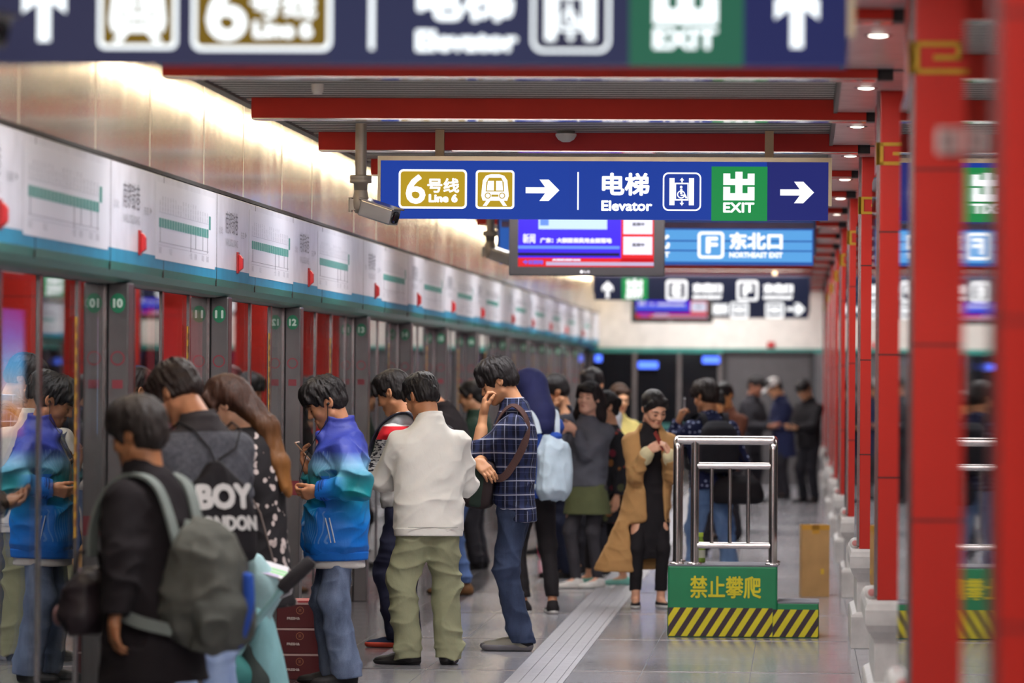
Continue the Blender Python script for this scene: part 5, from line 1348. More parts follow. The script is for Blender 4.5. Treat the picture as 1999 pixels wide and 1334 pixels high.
f.loft([(-.20, 0, 0, .15, .04), (-.16, 0, 0, .168, .055), (.0, 0, 0, .165, .06), (.12, 0, 0, .13, .05), (.19, 0, 0, .055, .035), (.225, 0, 0, .022, .018)], bo, Tb, 2.6, .02)
f.disp = lambda p: .010*(.4-ridged(p, 14, 14, 4)**2)*np.clip((p[..., 2]-bo[2]+.02)/.15, 0, 1)+.004*(.4-ridged(p+2, 9, 9, 9)); f.damp = .012
f.mesh(.005, 'bag_sack', cloth('bag_black', '211e22', .8), t)
pb = lambda u, v, d: Vector(bo+Tb@V(u, .030+.034*math.sqrt(max(.02, 1-(u/.17)**2))+.004+d, v))
def pbm(u, v, d): return pb(-u, v, d)
mb = MB(); text(mb, 'BOY', (-.135, .015, .130, .125), pbm, .004, 0, .008); text(mb, 'LONDON', (-.15, -.075, .15, -.01), pbm, .004, 0, .005); mb.build('lettering', flat('print_white', 'd6d4d2', .7), t)
for q, sx in ((1, .12), (-1, -.15)): MB().tube([Vector(bo+Tb@V(0, .0, .22)), Vector(ps.to(sx*.5, .158, .42)), Vector(ps.to(sx*.9, .115, .505)), Vector(ps.to(sx, .03, .545)), Vector(ps.to(sx*1.05, -.085, .50))], .005, 6).build('cord', BLK, t)
# --- woman with long hair and a flowered dress
a = At(503, 430, -104)
ps = Pose(1.625, lean=4, head=(4, 30, 6), neckfwd=.05, lh=(V(.05, -.30, 1.02), None, V(0, 0, 1)), rh=(V(-.05, -.32, 1.04), None, V(0, 0, 1)))
o = person('woman with long brown hair in a black dress with white flowers', a.X, a.Y, a.yaw, ps, 'd8a488', .0052, fem=True)
m_lh = hairmat('hair_long_brown', '3a2218', '8a5a2c')
def longhair(o, ps, mat, back=.30, vox=.0055, sway=V(0, 0, 0), vol=1.0, thin=1.0):
    c, M, h = ps.hc, ps.HR, ps.hk; f = Field()
    def T(x, y, z): return c+M@(V(x, y, z)*h)
    f.el(T(0, .018, .040), V(.088, .106, .094)*h*vol, M, .02)
    for q in (1, -1):
        f.chain([T(q*.060, -.045, .075), T(q*.082, -.030, .0)], [.026, .018], .02)
        f.chain([T(q*.055, .055, .0), ps.neck+V(q*.070*thin, .065, .02), ps.neck+V(q*.06*thin, .105, -.14)+sway*.5, ps.neck+V(q*.03, .135, -back)+sway], [.060*thin, .055*thin, .045*thin, .014], .04)
    f.chain([T(0, .075, .0), ps.neck+V(0, .09, .02), ps.neck+V(0, .13, -.15)+sway*.5, ps.neck+V(0, .15, -back-.03)+sway], [.070, .058*thin, .046*thin, .014], .04)
    f.el(T(0, -.094, -.035), V(.066, .078, .083)*h, M, .008, -1)
    f.el(T(.088, -.012, -.02), V(.025, .026, .036)*h, M, .008, -1)
    f.disp = lambda p: .007*(.5-vnoise(p*np.array([60, 60, 7])))+.004*(.5-vnoise(p*np.array([120, 120, 12]))); f.damp = .01
    return f.mesh(vox, 'hair', mat, o, 0)
longhair(o, ps, m_lh, .26, sway=V(.0, .03, 0), thin=.55)
def flor(t, v):
    vo = t.n.new('ShaderNodeTexVoronoi'); vo.inputs['Scale'].default_value = 22; t.link(v, vo.inputs['Vector'])
    n = t.noise(v, 26, 3); m = t.math('GREATER_THAN', t.math('SUBTRACT', t.math('ADD', .46, t.math('MULTIPLY', n, .25)), vo.outputs['Distance']), .20)
    big = t.math('GREATER_THAN', t.noise(v, 5, 2), .40)
    return t.mix(t.math('MULTIPLY', m, big), lin('201d20'), lin('b9aaa6'))
top(o, ps, 'flowered_dress', cloth('dress_flowered', flor, .8), TOP(-.30, .175, .14, .175, .03, .07, waist=.155), (.072, .066, .056), 1.0, .006, .009, seed=15)
trousers(o, ps, 'leggings', BLK, (.085, .055, .042), .05, .008, .003)
shoes(o, ps, BLK, DARK_SOLE)
t = empty('bag_strap', label='thin taupe shoulder strap of a hidden bag hanging beside the woman in the flowered dress', cat='bag'); a.put(t)
p0 = ps.to(.115, .0, .53); p1 = a.L(548, 1150, -.15)
MB().tube([Vector(ps.to(.10, .10, .44)), Vector(p0), Vector(ps.to(.19, -.02, .38)), Vector((p0+p1)/2+V(.10, .03, 0)), Vector(p1)], .0045, 6).build('strap', cloth('strap_taupe', '6f625e'), t)
# --- woman in the tan coat
a = At(1268, 277, 14)
ps = Pose(1.52, lean=6, head=(16, 22, -4), sw=.158, lh=(a.L(1306, 885, -.26), a.D(-.45, -.1, .85), a.D(-.7, .3, -.3), (40, 55, 30)), lpole=a.L(1330, 1000, .1), rh=(a.L(1266, 880, -.26), a.D(.75, -.2, .35), a.D(-.1, .8, -.2), (35, 50, 30)), rpole=a.L(1195, 970, .1), lf=(.09, .0, 6), rf=(-.095, -.02, -14))
o = person('smiling woman in a long tan coat over a black dress, looking down at her hands', a.X, a.Y, a.yaw, ps, 'd6a084', .0052, fem=True)
def bunhair(o, ps, mat=None, seed=0, fr=.2, bun=True):
    c, M, h = ps.hc, ps.HR, ps.hk; f = Field()
    def T(x, y, z): return c+M@(V(x, y, z)*h)
    f.el(T(0, .022, .040), V(.086, .103, .092)*h, M, .02)
    if bun: f.el(T(0, .115, .02), V(.045, .04, .045)*h, M, .02)
    f.el(T(0, .07, -.04), V(.06, .05, .05)*h, M, .03)
    for q in (1, -1): f.chain([T(q*.05, -.055, .080), T(q*.080, -.02, .02), T(q*.078, -.005, -.03)], [.02, .014, .010], .015)
    f.el(T(0, -.100, -.030+.0*fr), V(.066, .080, .092-.02*fr)*h, M, .008, -1)
    for q in (1, -1): f.el(T(q*.09, .002, -.030), V(.026, .022, .032)*h, M, .008, -1)
    f.disp = lambda p: .005*(.5-vnoise(p*np.array([60, 60, 14])+seed)); f.damp = .008
    return f.mesh(.006, 'hair', mat or BLACKHAIR, o, 0)
bunhair(o, ps)
m_tan = cloth('tan_wool', 'b58a58', .85, var=.06, wrinkle=.5)
def coatopen(f, ps):
    h = ps.h
    f.bx(ps.to(.015, -.27, .05), V(.078, .27, .60)*h, ps.TR@roty(R(-5)), .02, .015, -1)
    f.bx(ps.to(-.01, -.27, -.50), V(.135, .28, .30)*h, ps.TR@roty(R(-8)), .03, .03, -1)
top(o, ps, 'tan_coat', m_tan, [(-.60, -.13, .0, .30, .16), (-.42, -.09, .0, .255, .15), (-.15, -.035, 0, .205, .145), (.1, 0, 0, .18, .14), (.33, 0, 0, .192, .138), (.42, 0, .006, .182, .128), (.465, 0, .011, .155, .114), (.51, 0, .014, .12, .10), (.545, 0, .014, .095, .092), (.57, 0, .014, .085, .088)], (.070, .068, .058), .90, .006, .006, op=coatopen, seed=21)
top(o, ps, 'black_dress', BLK, [(-.50, 0, -.01, .175, .12), (-.2, 0, -.01, .165, .115), (.1, 0, 0, .142, .11), (.33, 0, -.01, .158, .118), (.45, 0, 0, .15, .10), (.51, 0, .005, .09, .08), (.60, 0, .0, .062, .066)], (.055, .05, .04), 1.0, .007, .006)
for sd in 'LR':
    sh, el, wr, fd, nm, cur, side = ps.arm[sd]; u = (wr-el)/np.linalg.norm(wr-el); f = Field(); f.rc(wr-u*.07, wr-u*.025, .052, .050, .004); f.mesh(.007, 'knit_cuff', cloth('knit_cream', 'd8cba0'), o)
trousers(o, ps, 'leggings', BLK, (.080, .055, .043), .125, .008, .003)
shoes(o, ps, BLK, WHITE_SOLE, L=.245, low=1, thick=.03)
phone(a, ps, 'L', 'phone held in both hands by the woman in the tan coat', back='b04a40')
# --- woman in the grey sweater
a = At(1148, 254, -12)
ps = Pose(1.56, lean=1, head=(-8, -4, 6), sw=.158, rh=(a.L(1102, 842, -.20), a.D(-.8, -.2, .5), a.D(.2, .8, .3), (20, 25, 20)), rpole=a.L(1075, 930, .2), lh=(a.L(1122, 838, -.22), a.D(-.9, -.1, .2), a.D(0, .9, .2), (15, 20, 15)), lpole=a.L(1215, 930, .1), lf=(.07, .06, -38), rf=(-.08, -.03, -50))
o = person('woman in a dark grey sweater and olive skirt with her arms folded, white sneakers', a.X, a.Y, a.yaw, ps, 'd6a48e', .0065, fem=True)
longhair(o, ps, hairmat('hair_long_dark', '231b1c'), .20, .008)
f = Field(); f.el(ps.hc+ps.HR@V(0, -.07, .065), V(.062, .035, .038), ps.HR, .01); f.mesh(.007, 'fringe', BLACKHAIR, o)
top(o, ps, 'sweater', cloth('sweater_grey', '5a5c66', .9, wrinkle=.5), TOP(-.03, .165, .135, .175, -.01, .07), (.068, .060, .05), 1.0, .008, .009, seed=25)
band(o, ps, 'skirt', cloth('skirt_olive', '5a6042', wrinkle=.5), [(-.27, 0, 0, .205, .165), (-.12, 0, 0, .178, .142), (.01, 0, 0, .150, .115)], vox=.008)
trousers(o, ps, 'tights', cloth('tights_grey', '3c3a40'), (.082, .056, .042), .06, .008, .003)
shoes(o, ps, WHITE_SOLE, WHITE_SOLE, L=.26, vox=.007)
# --- woman in the flowered jacket
a = At(1190, 250, -62)
ps = Pose(1.48, lean=1, head=(0, 8, 0), rh=(a.L(1163, 955, -.10), a.D(-.15, 0, -1), a.D(.9, .2, 0), (20, 25, 20)), rpole=a.L(1200, 900, .3), lf=(.06, .10, 0), rf=(-.06, -.14, -6))
o = person('woman in a dark flowered jacket and mint flat shoes behind the tan coat', a.X, a.Y, a.yaw, ps, 'd09a7c', .0068, fem=True)
bunhair(o, ps, seed=3)
def flor2(t, v):
    vo = t.n.new('ShaderNodeTexVoronoi'); vo.inputs['Scale'].default_value = 11; t.link(v, vo.inputs['Vector'])
    pal = t.ramp(t.xyz(vo.outputs['Color'])[0], [(0, lin('a03c30')), (.35, lin('26262c')), (.5, lin('4c5038')), (.7, lin('8a5a34')), (.85, lin('7a2c3c'))], 'CONSTANT')
    return t.mix(t.math('LESS_THAN', vo.outputs['Distance'], .34), lin('232328'), pal)
top(o, ps, 'flowered_jacket', cloth('jacket_flowered', flor2), TOP(-.33, .185, .15, .185, .01, .074), (.074, .066, .055), .95, .008, .010, seed=31)
trousers(o, ps, 'trousers', cloth('trousers_black', '1f1c20'), (.085, .06, .05), .13, .009, .004)
shoes(o, ps, cloth('shoe_mint', '86c8ba', .6), cloth('sole_mint', '7cbcb0', .6), L=.265, low=1, pointed=True, vox=.007)
# --- woman in blue with a pale backpack
a = At(1044, 285, -140)
ps = Pose(1.655, lean=2, head=(12, 14, 0), lh=(V(.05, -.3, 1.05), None, V(0, 0, 1)), rh=(V(-.05, -.3, 1.05), None, V(0, 0, 1)), rf=(-.09, .10, -30), lf=(.09, 0, 12))
o = person('woman in a royal blue jacket with a navy headscarf behind the plaid shirt', a.X, a.Y, a.yaw, ps, 'c08a6a', .0068, fem=True)
f = Field(); c_, M_, h = ps.hc, ps.HR, ps.hk
f.el(c_+M_@V(0, .02, .045), V(.098, .112, .100), M_, .02); f.chain([c_+M_@V(0, .06, .0), ps.neck+V(0, .06, -.02), ps.neck+V(0, .10, -.10)], [.095, .10, .08], .05); f.el(c_+M_@V(0, -.105, -.02), V(.062, .085, .085), M_, .01, -1)
f.disp = lambda p: .006*(.4-ridged(p, 9, 9, 7)**2); f.damp = .01; f.mesh(.007, 'headscarf', cloth('scarf_navy', '23264e', wrinkle=.5), o)
top(o, ps, 'blue_jacket', cloth('jacket_royal', '2c4c9c', wrinkle=.5), TOP(-.08, .175, .14, .19), (.074, .066, .05), 1.0, .008, .009, seed=35)
trousers(o, ps, 'leggings', BLK, (.085, .06, .046), .12, .008, .005)
shoes(o, ps, BLK, WHITE_SOLE, L=.25, vox=.007, thick=.034)
t = empty('backpack', label='pale blue-white backpack on the woman in the royal blue jacket', cat='backpack'); a.put(t)
f = Field(); f.loft([(-.21, 0, 0, .10, .06), (-.15, 0, 0, .125, .09), (.0, 0, 0, .122, .092), (.14, 0, -.01, .10, .075), (.22, 0, -.02, .06, .04)], ps.to(-.02, .225, .13), ps.TR, 2.5, .02)
f.disp = lambda p: .022*(.4-ridged(p+1, 10, 10, 4)**2)+.008*(.4-ridged(p+4, 18, 18, 9)**2); f.damp = .03; f.mesh(.007, 'pack_body', cloth('pack_pale', 'b4c6d4', .6, wrinkle=.5), t)
f = Field(); f.el(ps.to(-.03, .225, .36), V(.045, .04, .03)); f.mesh(.007, 'blue_pouch', cloth('stripe_blue', '2a4fa8'), t)
for q in (1, -1): strap([(ps.to(q*.08, .17, .38), ps.TR@V(0, 1, .5)), (ps.to(q*.105, .12, .535), ps.TR@V(0, .5, 1)), (ps.to(q*.12, -.06, .53), ps.TR@V(0, -.4, 1)), (ps.to(q*.13, -.155, .36), ps.TR@V(0, -1, .2)), (ps.to(q*.19, -.04, .10), ps.TR@V(q, 0, 0)), (ps.to(q*.14, .20, .0), ps.TR@V(q, .5, 0))], .04, .01, 'strap', cloth('strap_pale', 'c4d0da'), t)
# --- man in black behind the white jacket
a = At(893, 263, -108)
ps = Pose(1.66, lean=14, head=(0, 30, 0), neckfwd=.06, lh=(V(.05, -.42, 1.0), None, V(0, 0, 1)), rh=(V(-.05, -.4, 1.0), None, V(0, 0, 1)), lf=(.10, .10, 20), rf=(-.09, -.06, 30))
o = person('man in a black coat, jeans and brown shoes hidden behind the white jacket', a.X, a.Y, a.yaw, ps, 'b98060', .0075)
hair_short(o, ps, vox=.0075, seed=41)
top(o, ps, 'coat', cloth('coat_black', '1d181b', .9), TOP(-.10, .185, .15, .205), (.084, .076, .056), 1.0, .009, .009, collar=stand_collar(.04, .076), seed=41)
trousers(o, ps, 'jeans', denim('jeans_mid', '27375c', '5c76a8', .5), (.09, .07, .06), .09, .009, .009)
shoes(o, ps, cloth('shoe_brown', '6b4a2c', .5), cloth('sole_brown', '4a3524'), vox=.007)
# --- man on the phone behind the guard platform
a = At(1388, 247, -158)
ps = Pose(1.58, lean=4, sw=.18, head=(24, 10, 0), lh=(a.L(1326, 822, .02), a.D(.15, .0, .95), a.D(.9, .1, .1), (50, 60, 40)), lpole=a.L(1300, 900, .1), rh=(V(-.20, -.22, 1.0), None, V(.8, -.3, 0)), lf=(.13, .0, 10), rf=(-.12, .12, -30))
o = person('man in a dotted navy shirt holding a phone to his ear behind the guard platform', a.X, a.Y, a.yaw, ps, 'c08662', .0062)
hair_short(o, ps, hairmat('hair_brown_black', '241a18'), vol=1.5, fringe=.4, vox=.0062, spike=.014, seed=44)
def dots(t, v):
    vo = t.n.new('ShaderNodeTexVoronoi'); vo.inputs['Scale'].default_value = 26; vo.inputs['Randomness'].default_value = .35; t.link(v, vo.inputs['Vector'])
    return t.mix(t.math('LESS_THAN', vo.outputs['Distance'], .24), lin('1d2244'), lin('a9b4d8'))
top(o, ps, 'dotted_shirt', cloth('shirt_dotted', dots), TOP(-.09, .185, .145, .205), (.076, .068, .052), .97, .0075, .008, collar=stand_collar(.03, .074), seed=45)
trousers(o, ps, 'jeans', denim('jeans_light', '3a5684', '87a6cf', .6), (.096, .074, .066), .06, .008, .009)
shoes(o, ps, cloth('shoe_navy', '27304c'), WHITE_SOLE, vox=.007)
phone(a, ps, 'L', 'phone held to the ear of the man in the dotted shirt', back='a8a8ac')
t = empty('backpack', label='black backpack on the man in the dotted navy shirt', cat='backpack'); a.put(t)
f = Field(); f.loft([(-.20, 0, 0, .12, .06), (-.14, 0, 0, .155, .09), (.0, 0, 0, .16, .095), (.14, 0, 0, .14, .075), (.21, 0, -.02, .08, .04)], ps.to(0, .215, .26), ps.TR, 2.8, .02); f.mesh(.009, 'pack_body', cloth('pack_black', '222127', wrinkle=.5), t)
for q in (1, -1): strap([(ps.to(q*.09, .16, .44), ps.TR@V(0, 1, .4)), (ps.to(q*.11, .10, .55), ps.TR@V(0, .4, 1)), (ps.to(q*.13, -.06, .52), ps.TR@V(0, -.5, 1)), (ps.to(q*.14, -.16, .34), ps.TR@V(0, -1, 0)), (ps.to(q*.21, .0, .12), ps.TR@V(q, 0, 0)), (ps.to(q*.14, .18, .08), ps.TR@V(q, 1, 0))], .05, .012, 'strap', cloth('pack_black', '222127'), t)
t = empty('shoulder_bag', label='large black shoulder bag hanging low beside the man in the dotted shirt', cat='bag'); a.put(t)
bc = a.L(1440, 955, -.12); f = Field(); f.loft([(-.12, 0, 0, .18, .07), (-.06, 0, 0, .21, .10), (.05, 0, 0, .18, .085), (.11, 0, 0, .12, .03)], bc, rotz(R(158)), 2.4, .02); f.mesh(.009, 'bag_body', cloth('bag_black', '211e22', .8), t)
strap([(bc+V(-.14, 0, .08), V(0, 0, 1)), (ps.to(-.17, .06, .36), V(-1, 0, 0)), (ps.to(-.12, .04, .555), V(-.2, 0, 1)), (ps.to(-.10, -.13, .46), V(0, -1, .3)), (bc+V(.14, -.03, .08), V(0, -1, 0))], .04, .006, 'strap', cloth('pack_black', '222127'), t)
# --- others waiting farther along: the same making, simpler
def bystander(label, px, s, yaw, H, hair, coat, legs, shoe, tone='c08a68', fem=False, head=(0, 12, 0), hands=True, hem=-.10, lean=3, sex=None, lh=None, rh=None, extra=None, hairkw=None, sleeve=(.076, .068, .054), w=.18):
    a = At(px, s, yaw)
    ps = Pose(H, lean=lean, head=head, lh=lh(a) if lh else ((V(.06, -.32, 1.04*H/1.7), None, V(0, 0, 1)) if hands else None), rh=rh(a) if rh else ((V(-.06, -.32, 1.04*H/1.7), None, V(0, 0, 1)) if hands else None))
    o = person(label, a.X, a.Y, a.yaw, ps, tone, .009, fem)
    hair(o, ps)
    top(o, ps, 'coat', coat, TOP(hem, w, .145, w*1.08), sleeve, 1.0, .010, .009, collar=stand_collar(.03, .075), seed=px*.01)
    trousers(o, ps, 'trousers', legs, (.092, .072, .064), .05, .010, .008)
    shoes(o, ps, shoe, DARK_SOLE, vox=.009)
    if extra: extra(o, ps, a)
    return o
def hs(**k): return lambda o, ps: hair_short(o, ps, vox=.009, **k)
navy = cloth('coat_navy', '23294a', .85, wrinkle=.5); dk = cloth('trousers_dark', '26242a')
def cap(o, ps, a):
    c, M = ps.hc, ps.HR; f = Field(); f.el(c+M@V(0, .012, .060), V(.090, .108, .085), M, .02); f.cut(c+M@V(0, 0, .035), -(M@V(0, .2, 1.0)), .01); f.mesh(.008, 'cap', cloth('cap_white', 'dedad6'), o)
    f = Field(); f.el(c+M@V(0, -.125, .045), V(.070, .065, .012), M@rotx(R(14)), .01); f.mesh(.007, 'cap_peak', cloth('cap_white', 'dedad6'), o)
bystander('man in a white cap and long navy coat near the far end wall', 1530, 145, -70, 1.62, hs(vol=.8, fringe=0), navy, dk, BLK, head=(0, 26, 0), hem=-.30, extra=cap, lean=6, w=.20)
bystander('dark-haired man in grey and black facing the man in the white cap', 1466, 150, 55, 1.63, hs(seed=3), cloth('coat_grey_dark', '2f2d32', .85), dk, BLK, tone='a8705a', hem=-.2)
bystander('man in black looking at his phone beside the last columns', 1580, 150, -40, 1.60, hs(seed=6), BLK, dk, BLK, head=(0, 28, 0), hem=-.12, w=.17)
bystander('man with raised hand and dark sleeveless vest behind the grey sweater', 1104, 242, -75, 1.62, hs(seed=9, vol=1.4), cloth('vest_black_white', '26262e'), cloth('trousers_navy_b', '22273c'), BLK, lh=lambda a: (a.L(1082, 800, -.15), a.D(.2, 0, .95), a.D(.9, 0, 0), (40, 50, 30)), head=(0, 18, 0))
bystander('tall man with dark hair in a white and black top behind the grey sweater', 1163, 236, -20, 1.67, hs(seed=12, vol=1.5), cloth('top_white_black', 'b9b8bc'), dk, BLK, tone='c9906e')
bystander('person in a pale yellow top between the grey sweater and the flowered jacket', 1203, 222, 25, 1.54, lambda o, ps: bunhair(o, ps, hairmat('hair_tawny', '3a261a')), cloth('top_yellow', 'd8c87c'), dk, WHITE_SOLE, tone='d8a07c', fem=True)
bystander('shorter person facing the camera behind the man on the phone', 1397, 214, 10, 1.47, hs(seed=15), cloth('coat_slate', '34363f'), dk, BLK, tone='c98a5c', head=(-5, 4, 0))
bystander('person in a rust-coloured top standing behind the phone caller', 1421, 196, -30, 1.55, hs(seed=18), cloth('top_rust', '6a4030'), dk, BLK, tone='c08050')
bystander('person in dark green waiting close to the screen doors behind the plaid shirt', 936, 232, -100, 1.56, lambda o, ps: bunhair(o, ps), cloth('coat_forest', '2c4238'), dk, BLK, fem=True)
bystander('person in dusty pink waiting by the far screen doors', 1073, 214, -60, 1.58, lambda o, ps: bunhair(o, ps, seed=5), cloth('coat_dusty', '8a7072'), dk, BLK, fem=True, tone='d8a890')
# ---------------------------------------------------------------- things standing on the platform
# guard platform: green step box with hazard stripes and a steel rail
q0 = F(1303, 1244); k0 = FPX/q0.y
t = empty('guard_platform', q0, 0, 'green step platform with black and yellow hazard stripes and a steel rail', 'step platform')
BW, BD, BH, SW, SH = .685, .58, .455, .945, .225
m_gr = flat('platform_green', '0f7a4c', .45); m_pyel = flat('hazard_yellow', 'd6c81c', .45); m_pblk = flat('hazard_black', '33232c', .5); m_tread = flat('tread_grey', '77767e', .7, bump=.3, bs=200)
body = MB().box((0, 0, 0), (BW, BD, BH-.008)).build('platform_box', m_gr, t, bevel=.012)
step = MB().box((BW, 0, 0), (SW, BD, SH-.008)).build('lower_step', m_gr, t, bevel=.008)
MB().box((.0, 0, BH-.010), (BW+.004, BD, BH)).build('top_tread', m_tread, t, bevel=.003)
MB().box((BW+.004, 0, SH-.010), (SW+.004, BD, SH)).build('step_tread', m_tread, t, bevel=.003)
pl = surf((0, -.001, 0), (1, 0, 0), (0, 0, 1), (0, -1, 0))
def stripes(x0, x1, z1, nm, pm, par):
    mb = MB(); mb.prism([(x0, 0.006), (x1, .006), (x1, z1), (x0, z1)], pm, 0, .001, 1)
    p = .079; w = .040; sl = .62
    k = -4
    while True:
        b = x0+k*p
        if b > x1+.02: break
        poly = [(b, .006), (b+w, .006), (b+w+z1*sl, z1), (b+z1*sl, z1)]
        def clip(poly, side, lim):
            out = []
            for i in range(len(poly)):
                a, c = poly[i], poly[(i+1) % len(poly)]
                ina, inc = ((a[0] >= lim) if side > 0 else (a[0] <= lim)), ((c[0] >= lim) if side > 0 else (c[0] <= lim))
                if ina: out.append(a)
                if ina != inc:
                    u = (lim-a[0])/(c[0]-a[0]); out.append((lim, a[1]+u*(c[1]-a[1])))
            return out
        poly = clip(clip(poly, 1, x0), -1, x1)
        if len(poly) >= 3: mb.prism(poly, pm, .001, .0018, 0)
        k += 1
    mb.build(nm, [m_pyel, m_pblk], par)
stripes(.004, BW-.028, .185, 'hazard_stripe_band', pl, t); stripes(BW-.026, SW-.003, .178, 'hazard_stripe_band', pl, t)
pls = surf((-.001, BD, 0), (0, -1, 0), (0, 0, 1), (-1, 0, 0)); stripes(.004, BD-.004, .185, 'hazard_stripe_band', pls, t)
plr = surf((SW+.001, 0, 0), (0, 1, 0), (0, 0, 1), (1, 0, 0)); stripes(.004, BD-.004, .178, 'hazard_stripe_band', plr, t)
mb = MB(); text(mb, '禁止攀爬', (.140, .245, .585, .385), pl, .001, 0, .0028); mb.build('warning_lettering', m_pyel, t)
m_rail = flat('rail_steel', 'cfc8c6', .2, 1.0, var=.05)
rail = empty('rail', parent=t)
zt = 1.235; rr_ = .026
def bend(pts, r=.06, n=6):
    out = [Vector(pts[0])]
    for i in range(1, len(pts)-1):
        a, b, c = Vector(pts[i-1]), Vector(pts[i]), Vector(pts[i+1]); u = (a-b).normalized()*r; v = (c-b).normalized()*r
        for j in range(n+1):
            s_ = j/n; out.append((b+u)*(1-s_)**2+b*2*s_*(1-s_)+(b+v)*s_*s_)
    return out+[Vector(pts[-1])]
yb = BD-.06
mb = MB(); mb.tube(bend([(.055, .05, BH), (.055, .05, zt), (.055, yb, zt), (.055, yb, BH)]), rr_, 16); mb.build('side_rail', m_rail, rail)
mb = MB(); mb.tube(bend([(.655, yb, BH), (.655, yb, zt), (.655, .05, zt), (.655, .05, BH)]), rr_, 16); mb.build('side_rail', m_rail, rail)
mb = MB(); mb.tube([(.055, .05, zt), (.655, .05, zt)], rr_+.001, 16); mb.build('top_rail', m_rail, rail)
MB().tube([(.165, .05, BH), (.165, .05, zt)], rr_, 16).build('post', m_rail, rail)
for z in (1.075, .575): MB().tube([(.165, .05, z), (.655, .05, z)], .021, 14).build('cross_rail', m_rail, rail)
for x in (.27, .385, .50): MB().tube([(x, .05, .585), (x, .05, 1.07)], .012, 12).build('baluster', m_rail, rail)
for x, y in ((.055, .05), (.055, yb), (.655, .05), (.655, yb), (.165, .05)): MB().lathe([(.026, .014), (.04, .012), (.046, .004), (.046, 0)], (x, y, BH), 18).build('post_flange', m_rail, rail)
for o in list(rail.children):
    o.parent = t
bpy.data.objects.remove(rail)
# green drink bottle standing on it
t = empty('drink_bottle', q0+Vector((.20, .36, BH+.001)), 0, 'lime green drink bottle standing on the guard platform behind its rail', 'bottle')
MB().lathe([(.001, 0), (.026, 0), (.028, .01), (.028, .10), (.024, .12), (.012, .15), (.012, .165)], n=20).build('bottle_body', flat('bottle_lime', '8fb03a', .2), t)
MB().lathe([(.015, .163), (.015, .19), (.001, .19)], n=16).build('cap', flat('bottle_cap', 'b8d040', .4), t)
MB().lathe([(.0285, .03), (.0285, .08)], n=20).build('bottle_label', flat('bottle_label', 'd8d8c0', .5), t)
# brown carton
q1 = F(1565, 1166); t = empty('carton', q1, R(4), 'tall brown carton with tape on its top beside a marble column base', 'box')
m_ct = flat('carton_brown', 'ae8652', .75, var=.08, bump=.1)
MB().box((0, 0, 0), (.205, .26, .535)).build('carton_body', m_ct, t, bevel=.004)
mb = MB(); mb.box((.075, -.001, .47), (.13, .261, .5365)); mb.box((-.001, -.001, .50), (.206, .0, .536)); mb.build('tape', flat('tape_amber', 'b9862c', .3), t)
mb = MB(); mb.box((.2055, .06, .18), (.2062, .20, .42)); mb.build('paper_slip', flat('slip_white', 'cfcac2', .6), t)
mb = MB(); mb.box((.14, -.0012, .17), (.165, 0, .21)); mb.build('yellow_tag', flat('tag_yellow', 'c8a020', .5), t)
# dark red gift boxes stacked by the screen doors
bx0 = P(535, 1334, 368); yb0 = bx0.y+.12
for k in range(3):
    t = empty('carton', (bx0.x, yb0, .137*k), 0, ['dark red printed carton at the bottom of the stack behind the stroller', 'dark red printed carton in the middle of the stack behind the stroller', 'dark red printed carton on top of the stack, with a red and white lid'][k], 'box', 'dark red cartons stacked by the screen doors')
    MB().box((0, 0, 0), (.24, .36, .133)).build('carton_body', flat('carton_maroon', '5e1a20', .4), t, bevel=.004)
    mb = MB(); mb.box((-.001, -.001, .126), (.241, .361, .1365)); mb.build('lid_edge', flat('lid_pale', 'c9a8a4', .5), t)
    pl = surf((0, -.0012, 0), (1, 0, 0), (0, 0, 1), (0, -1, 0))
    mb = MB(); text(mb, 'FRESH&', (.055, .045, .125, .06), pl, .0005, 0, .0012); mb.build('lettering', flat('carton_print', 'd8c8c4', .5), t)
    mb = MB(); c0 = circ(.125, .095, .021); mb.prism(c0, pl, 0, .0006); mb.prism(circ(.125, .095, .017), pl, .0006, .0012, 1); text(mb, '果', (.116, .086, .134, .104), pl, .0016, 0); mb.build('round_mark', [flat('carton_gold', 'a86a4a', .5), flat('carton_maroon', '5e1a20', .4)], t)
    pls = surf((.2412, 0, 0), (0, 1, 0), (0, 0, 1), (1, 0, 0))
    mb = MB(); text(mb, 'FRESH & FRUIT', (.08, .05, .28, .075), pls, .0005, 0, .0012); mb.build('lettering', flat('carton_print', 'd8c8c4', .5), t)
    if k == 2:
        mb = MB(); mb.box((.01, .01, .1365), (.23, .35, .146)); mb.build('lid', flat('lid_red', 'b04048', .4), t)
# pushchair: pale turquoise fabric, grey tube, black foam grip
s6 = 440.0; a = P(470, 1334, s6)
t = empty('pushchair', (a.x, a.y, 0), 0, 'folded turquoise pushchair with a black foam grip beside the woman with the backpack', 'pushchair')
def PL(px, py, dd=0.0): 
    w = P(px, py, FPX/(a.y+dd)); return w-Vector((a.x, a.y, 0))
m_tq = cloth('pushchair_turquoise', '86b6bb', .7, var=.08, wrinkle=.6); m_tq2 = cloth('pushchair_pale', 'a6c8cc', .7, wrinkle=.5); m_tqd = cloth('pushchair_deep', '3c7a78', .8, wrinkle=.6)
MB().tube([PL(452, 1300), PL(500, 1215), PL(557, 1143)], .017, 12).build('push_tube', flat('tube_pale_teal', '8fb9bb', .3, .3), t)
MB().tube([PL(455, 1305, .28), PL(505, 1222, .28), PL(548, 1160, .28)], .017, 12).build('push_tube', flat('tube_grey', '8a8c8c', .3, .5), t)
MB().tube([PL(549, 1152), PL(556, 1144), PL(603, 1100), PL(609, 1094)], [.024, .033, .033, .024], 16).build('foam_grip', flat('foam_black', '2a2629', .9), t)
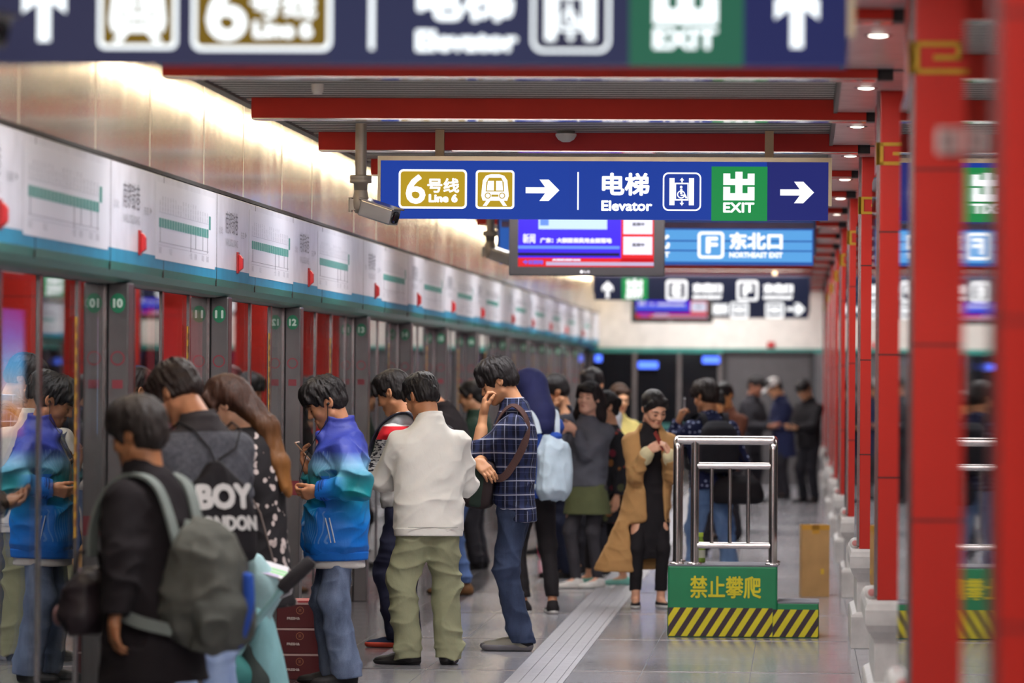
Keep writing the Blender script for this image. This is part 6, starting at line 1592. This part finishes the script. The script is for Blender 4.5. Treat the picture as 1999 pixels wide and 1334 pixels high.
MB().tube([PL(540, 1158), PL(548, 1166), PL(566, 1158), PL(570, 1142)], .008, 8).build('grip_bracket', flat('bracket_silver', 'a9a5a8', .3, .8), t)
def drape(name, mat, pts, rs, amp=.012, k=.05):
    f = Field(); f.chain([np.array(p) for p in pts], rs, k); f.disp = lambda p: amp*(.4-ridged(p, 9, 5, 4)**2); f.damp = amp*2
    return f.mesh(.008, name, mat, t)
drape('canopy', m_tq2, [PL(497, 1100, .1), PL(512, 1136, .11), PL(518, 1160, .12), PL(495, 1235, .1)], [.042, .055, .055, .06])
f = Field(); f.loft([(0, 0, 0, .085, .14), (.25, -.045, 0, .075, .15), (.45, -.075, .0, .05, .12), (.52, -.09, 0, .02, .06)], np.array(PL(536, 1390, .16)), None, 2.2, .02); f.disp = lambda p: .014*(.4-ridged(p, 10, 6, 3)**2); f.damp = .02; f.mesh(.008, 'seat_fabric', m_tq, t)
drape('hanging_cloth', m_tqd, [PL(440, 1270, .0), PL(452, 1320, .02), PL(440, 1400, .02)], [.05, .085, .10], .016)
drape('storage_bag', cloth('storage_grey', '3e4644', wrinkle=.5), [PL(488, 1275, .05), PL(500, 1330, .06), PL(490, 1400, .05)], [.045, .07, .07], .012)
for px, dd in ((450, .02), (540, .05), (455, .30), (545, .33)):
    w = PL(px, 1334, dd); w.z = .095
    wh = MB().lathe([(.05, -.018), (.09, -.016), (.095, 0), (.09, .016), (.05, .018), (.05, -.018)], n=20, axis='X').build('wheel', flat('wheel_black', '201e20', .7), t, w)
    MB().lathe([(.001, -.012), (.05, -.010), (.05, .010), (.001, .012)], n=16, axis='X').build('hub', flat('hub_grey', '8a8c8c', .4), wh)
for dd in (0.02, .30): MB().tube([PL(452, 1300, dd), Vector((PL(450, 1334, dd).x, PL(450, 1334, dd).y, .1))], .012, 10).build('frame_tube', flat('tube_grey', '8a8c8c', .3, .5), t)
for dd in (.05, .33): MB().tube([PL(500, 1222, dd), Vector((PL(540, 1334, dd).x, PL(540, 1334, dd).y, .1))], .012, 10).build('frame_tube', flat('tube_grey', '8a8c8c', .3, .5), t)
# folded green and white magazine lying on the pushchair
p = P(536, 1114, 438.3); t = empty('magazine', p, 0, 'green and white striped brochure sticking up out of the pushchair', 'brochure'); t.rotation_euler = Euler((R(40), R(16), R(8))); t.scale = (.8, .8, .8)
MB().box((-.075, -.055, -.004), (.075, .055, .004)).build('brochure_cover', flat('brochure_white', 'd8d6dc', .4), t, bevel=.001)
mb = MB(); mb.box((-.072, -.03, .004), (.072, -.012, .0046)); mb.box((-.072, -.005, .004), (.072, .012, .0046)); mb.build('green_band', flat('brochure_green', '8fd090', .4), t)
MB().box((-.072, -.052, .004), (.03, -.036, .0046)).build('lilac_band', flat('brochure_lilac', 'b9a8d0', .4), t)
# pink bag on the floor
q2 = F(1072, 1090); t = empty('shopping_bag', q2, 0, 'bright pink and white bag standing on the floor near the far screen doors', 'bag')
f = Field(); f.loft([(.0, 0, 0, .09, .06), (.03, 0, 0, .10, .07), (.13, 0, 0, .10, .06), (.20, 0, 0, .08, .02)], (0, 0, 0), None, 3, .01); f.mesh(.008, 'bag_body', flat('bag_pink', 'd83a68', .5), t)
MB().box((-.07, -.074, .02), (.07, -.069, .09)).build('white_panel', flat('bag_white', 'd8c0c8', .5), t)
for y in (-.02, .02): MB().tube([(-.05, y, .19), (-.04, y, .27), (.04, y, .27), (.05, y, .19)], .005, 8).build('bag_handle', flat('bag_pink', 'd83a68', .5), t)
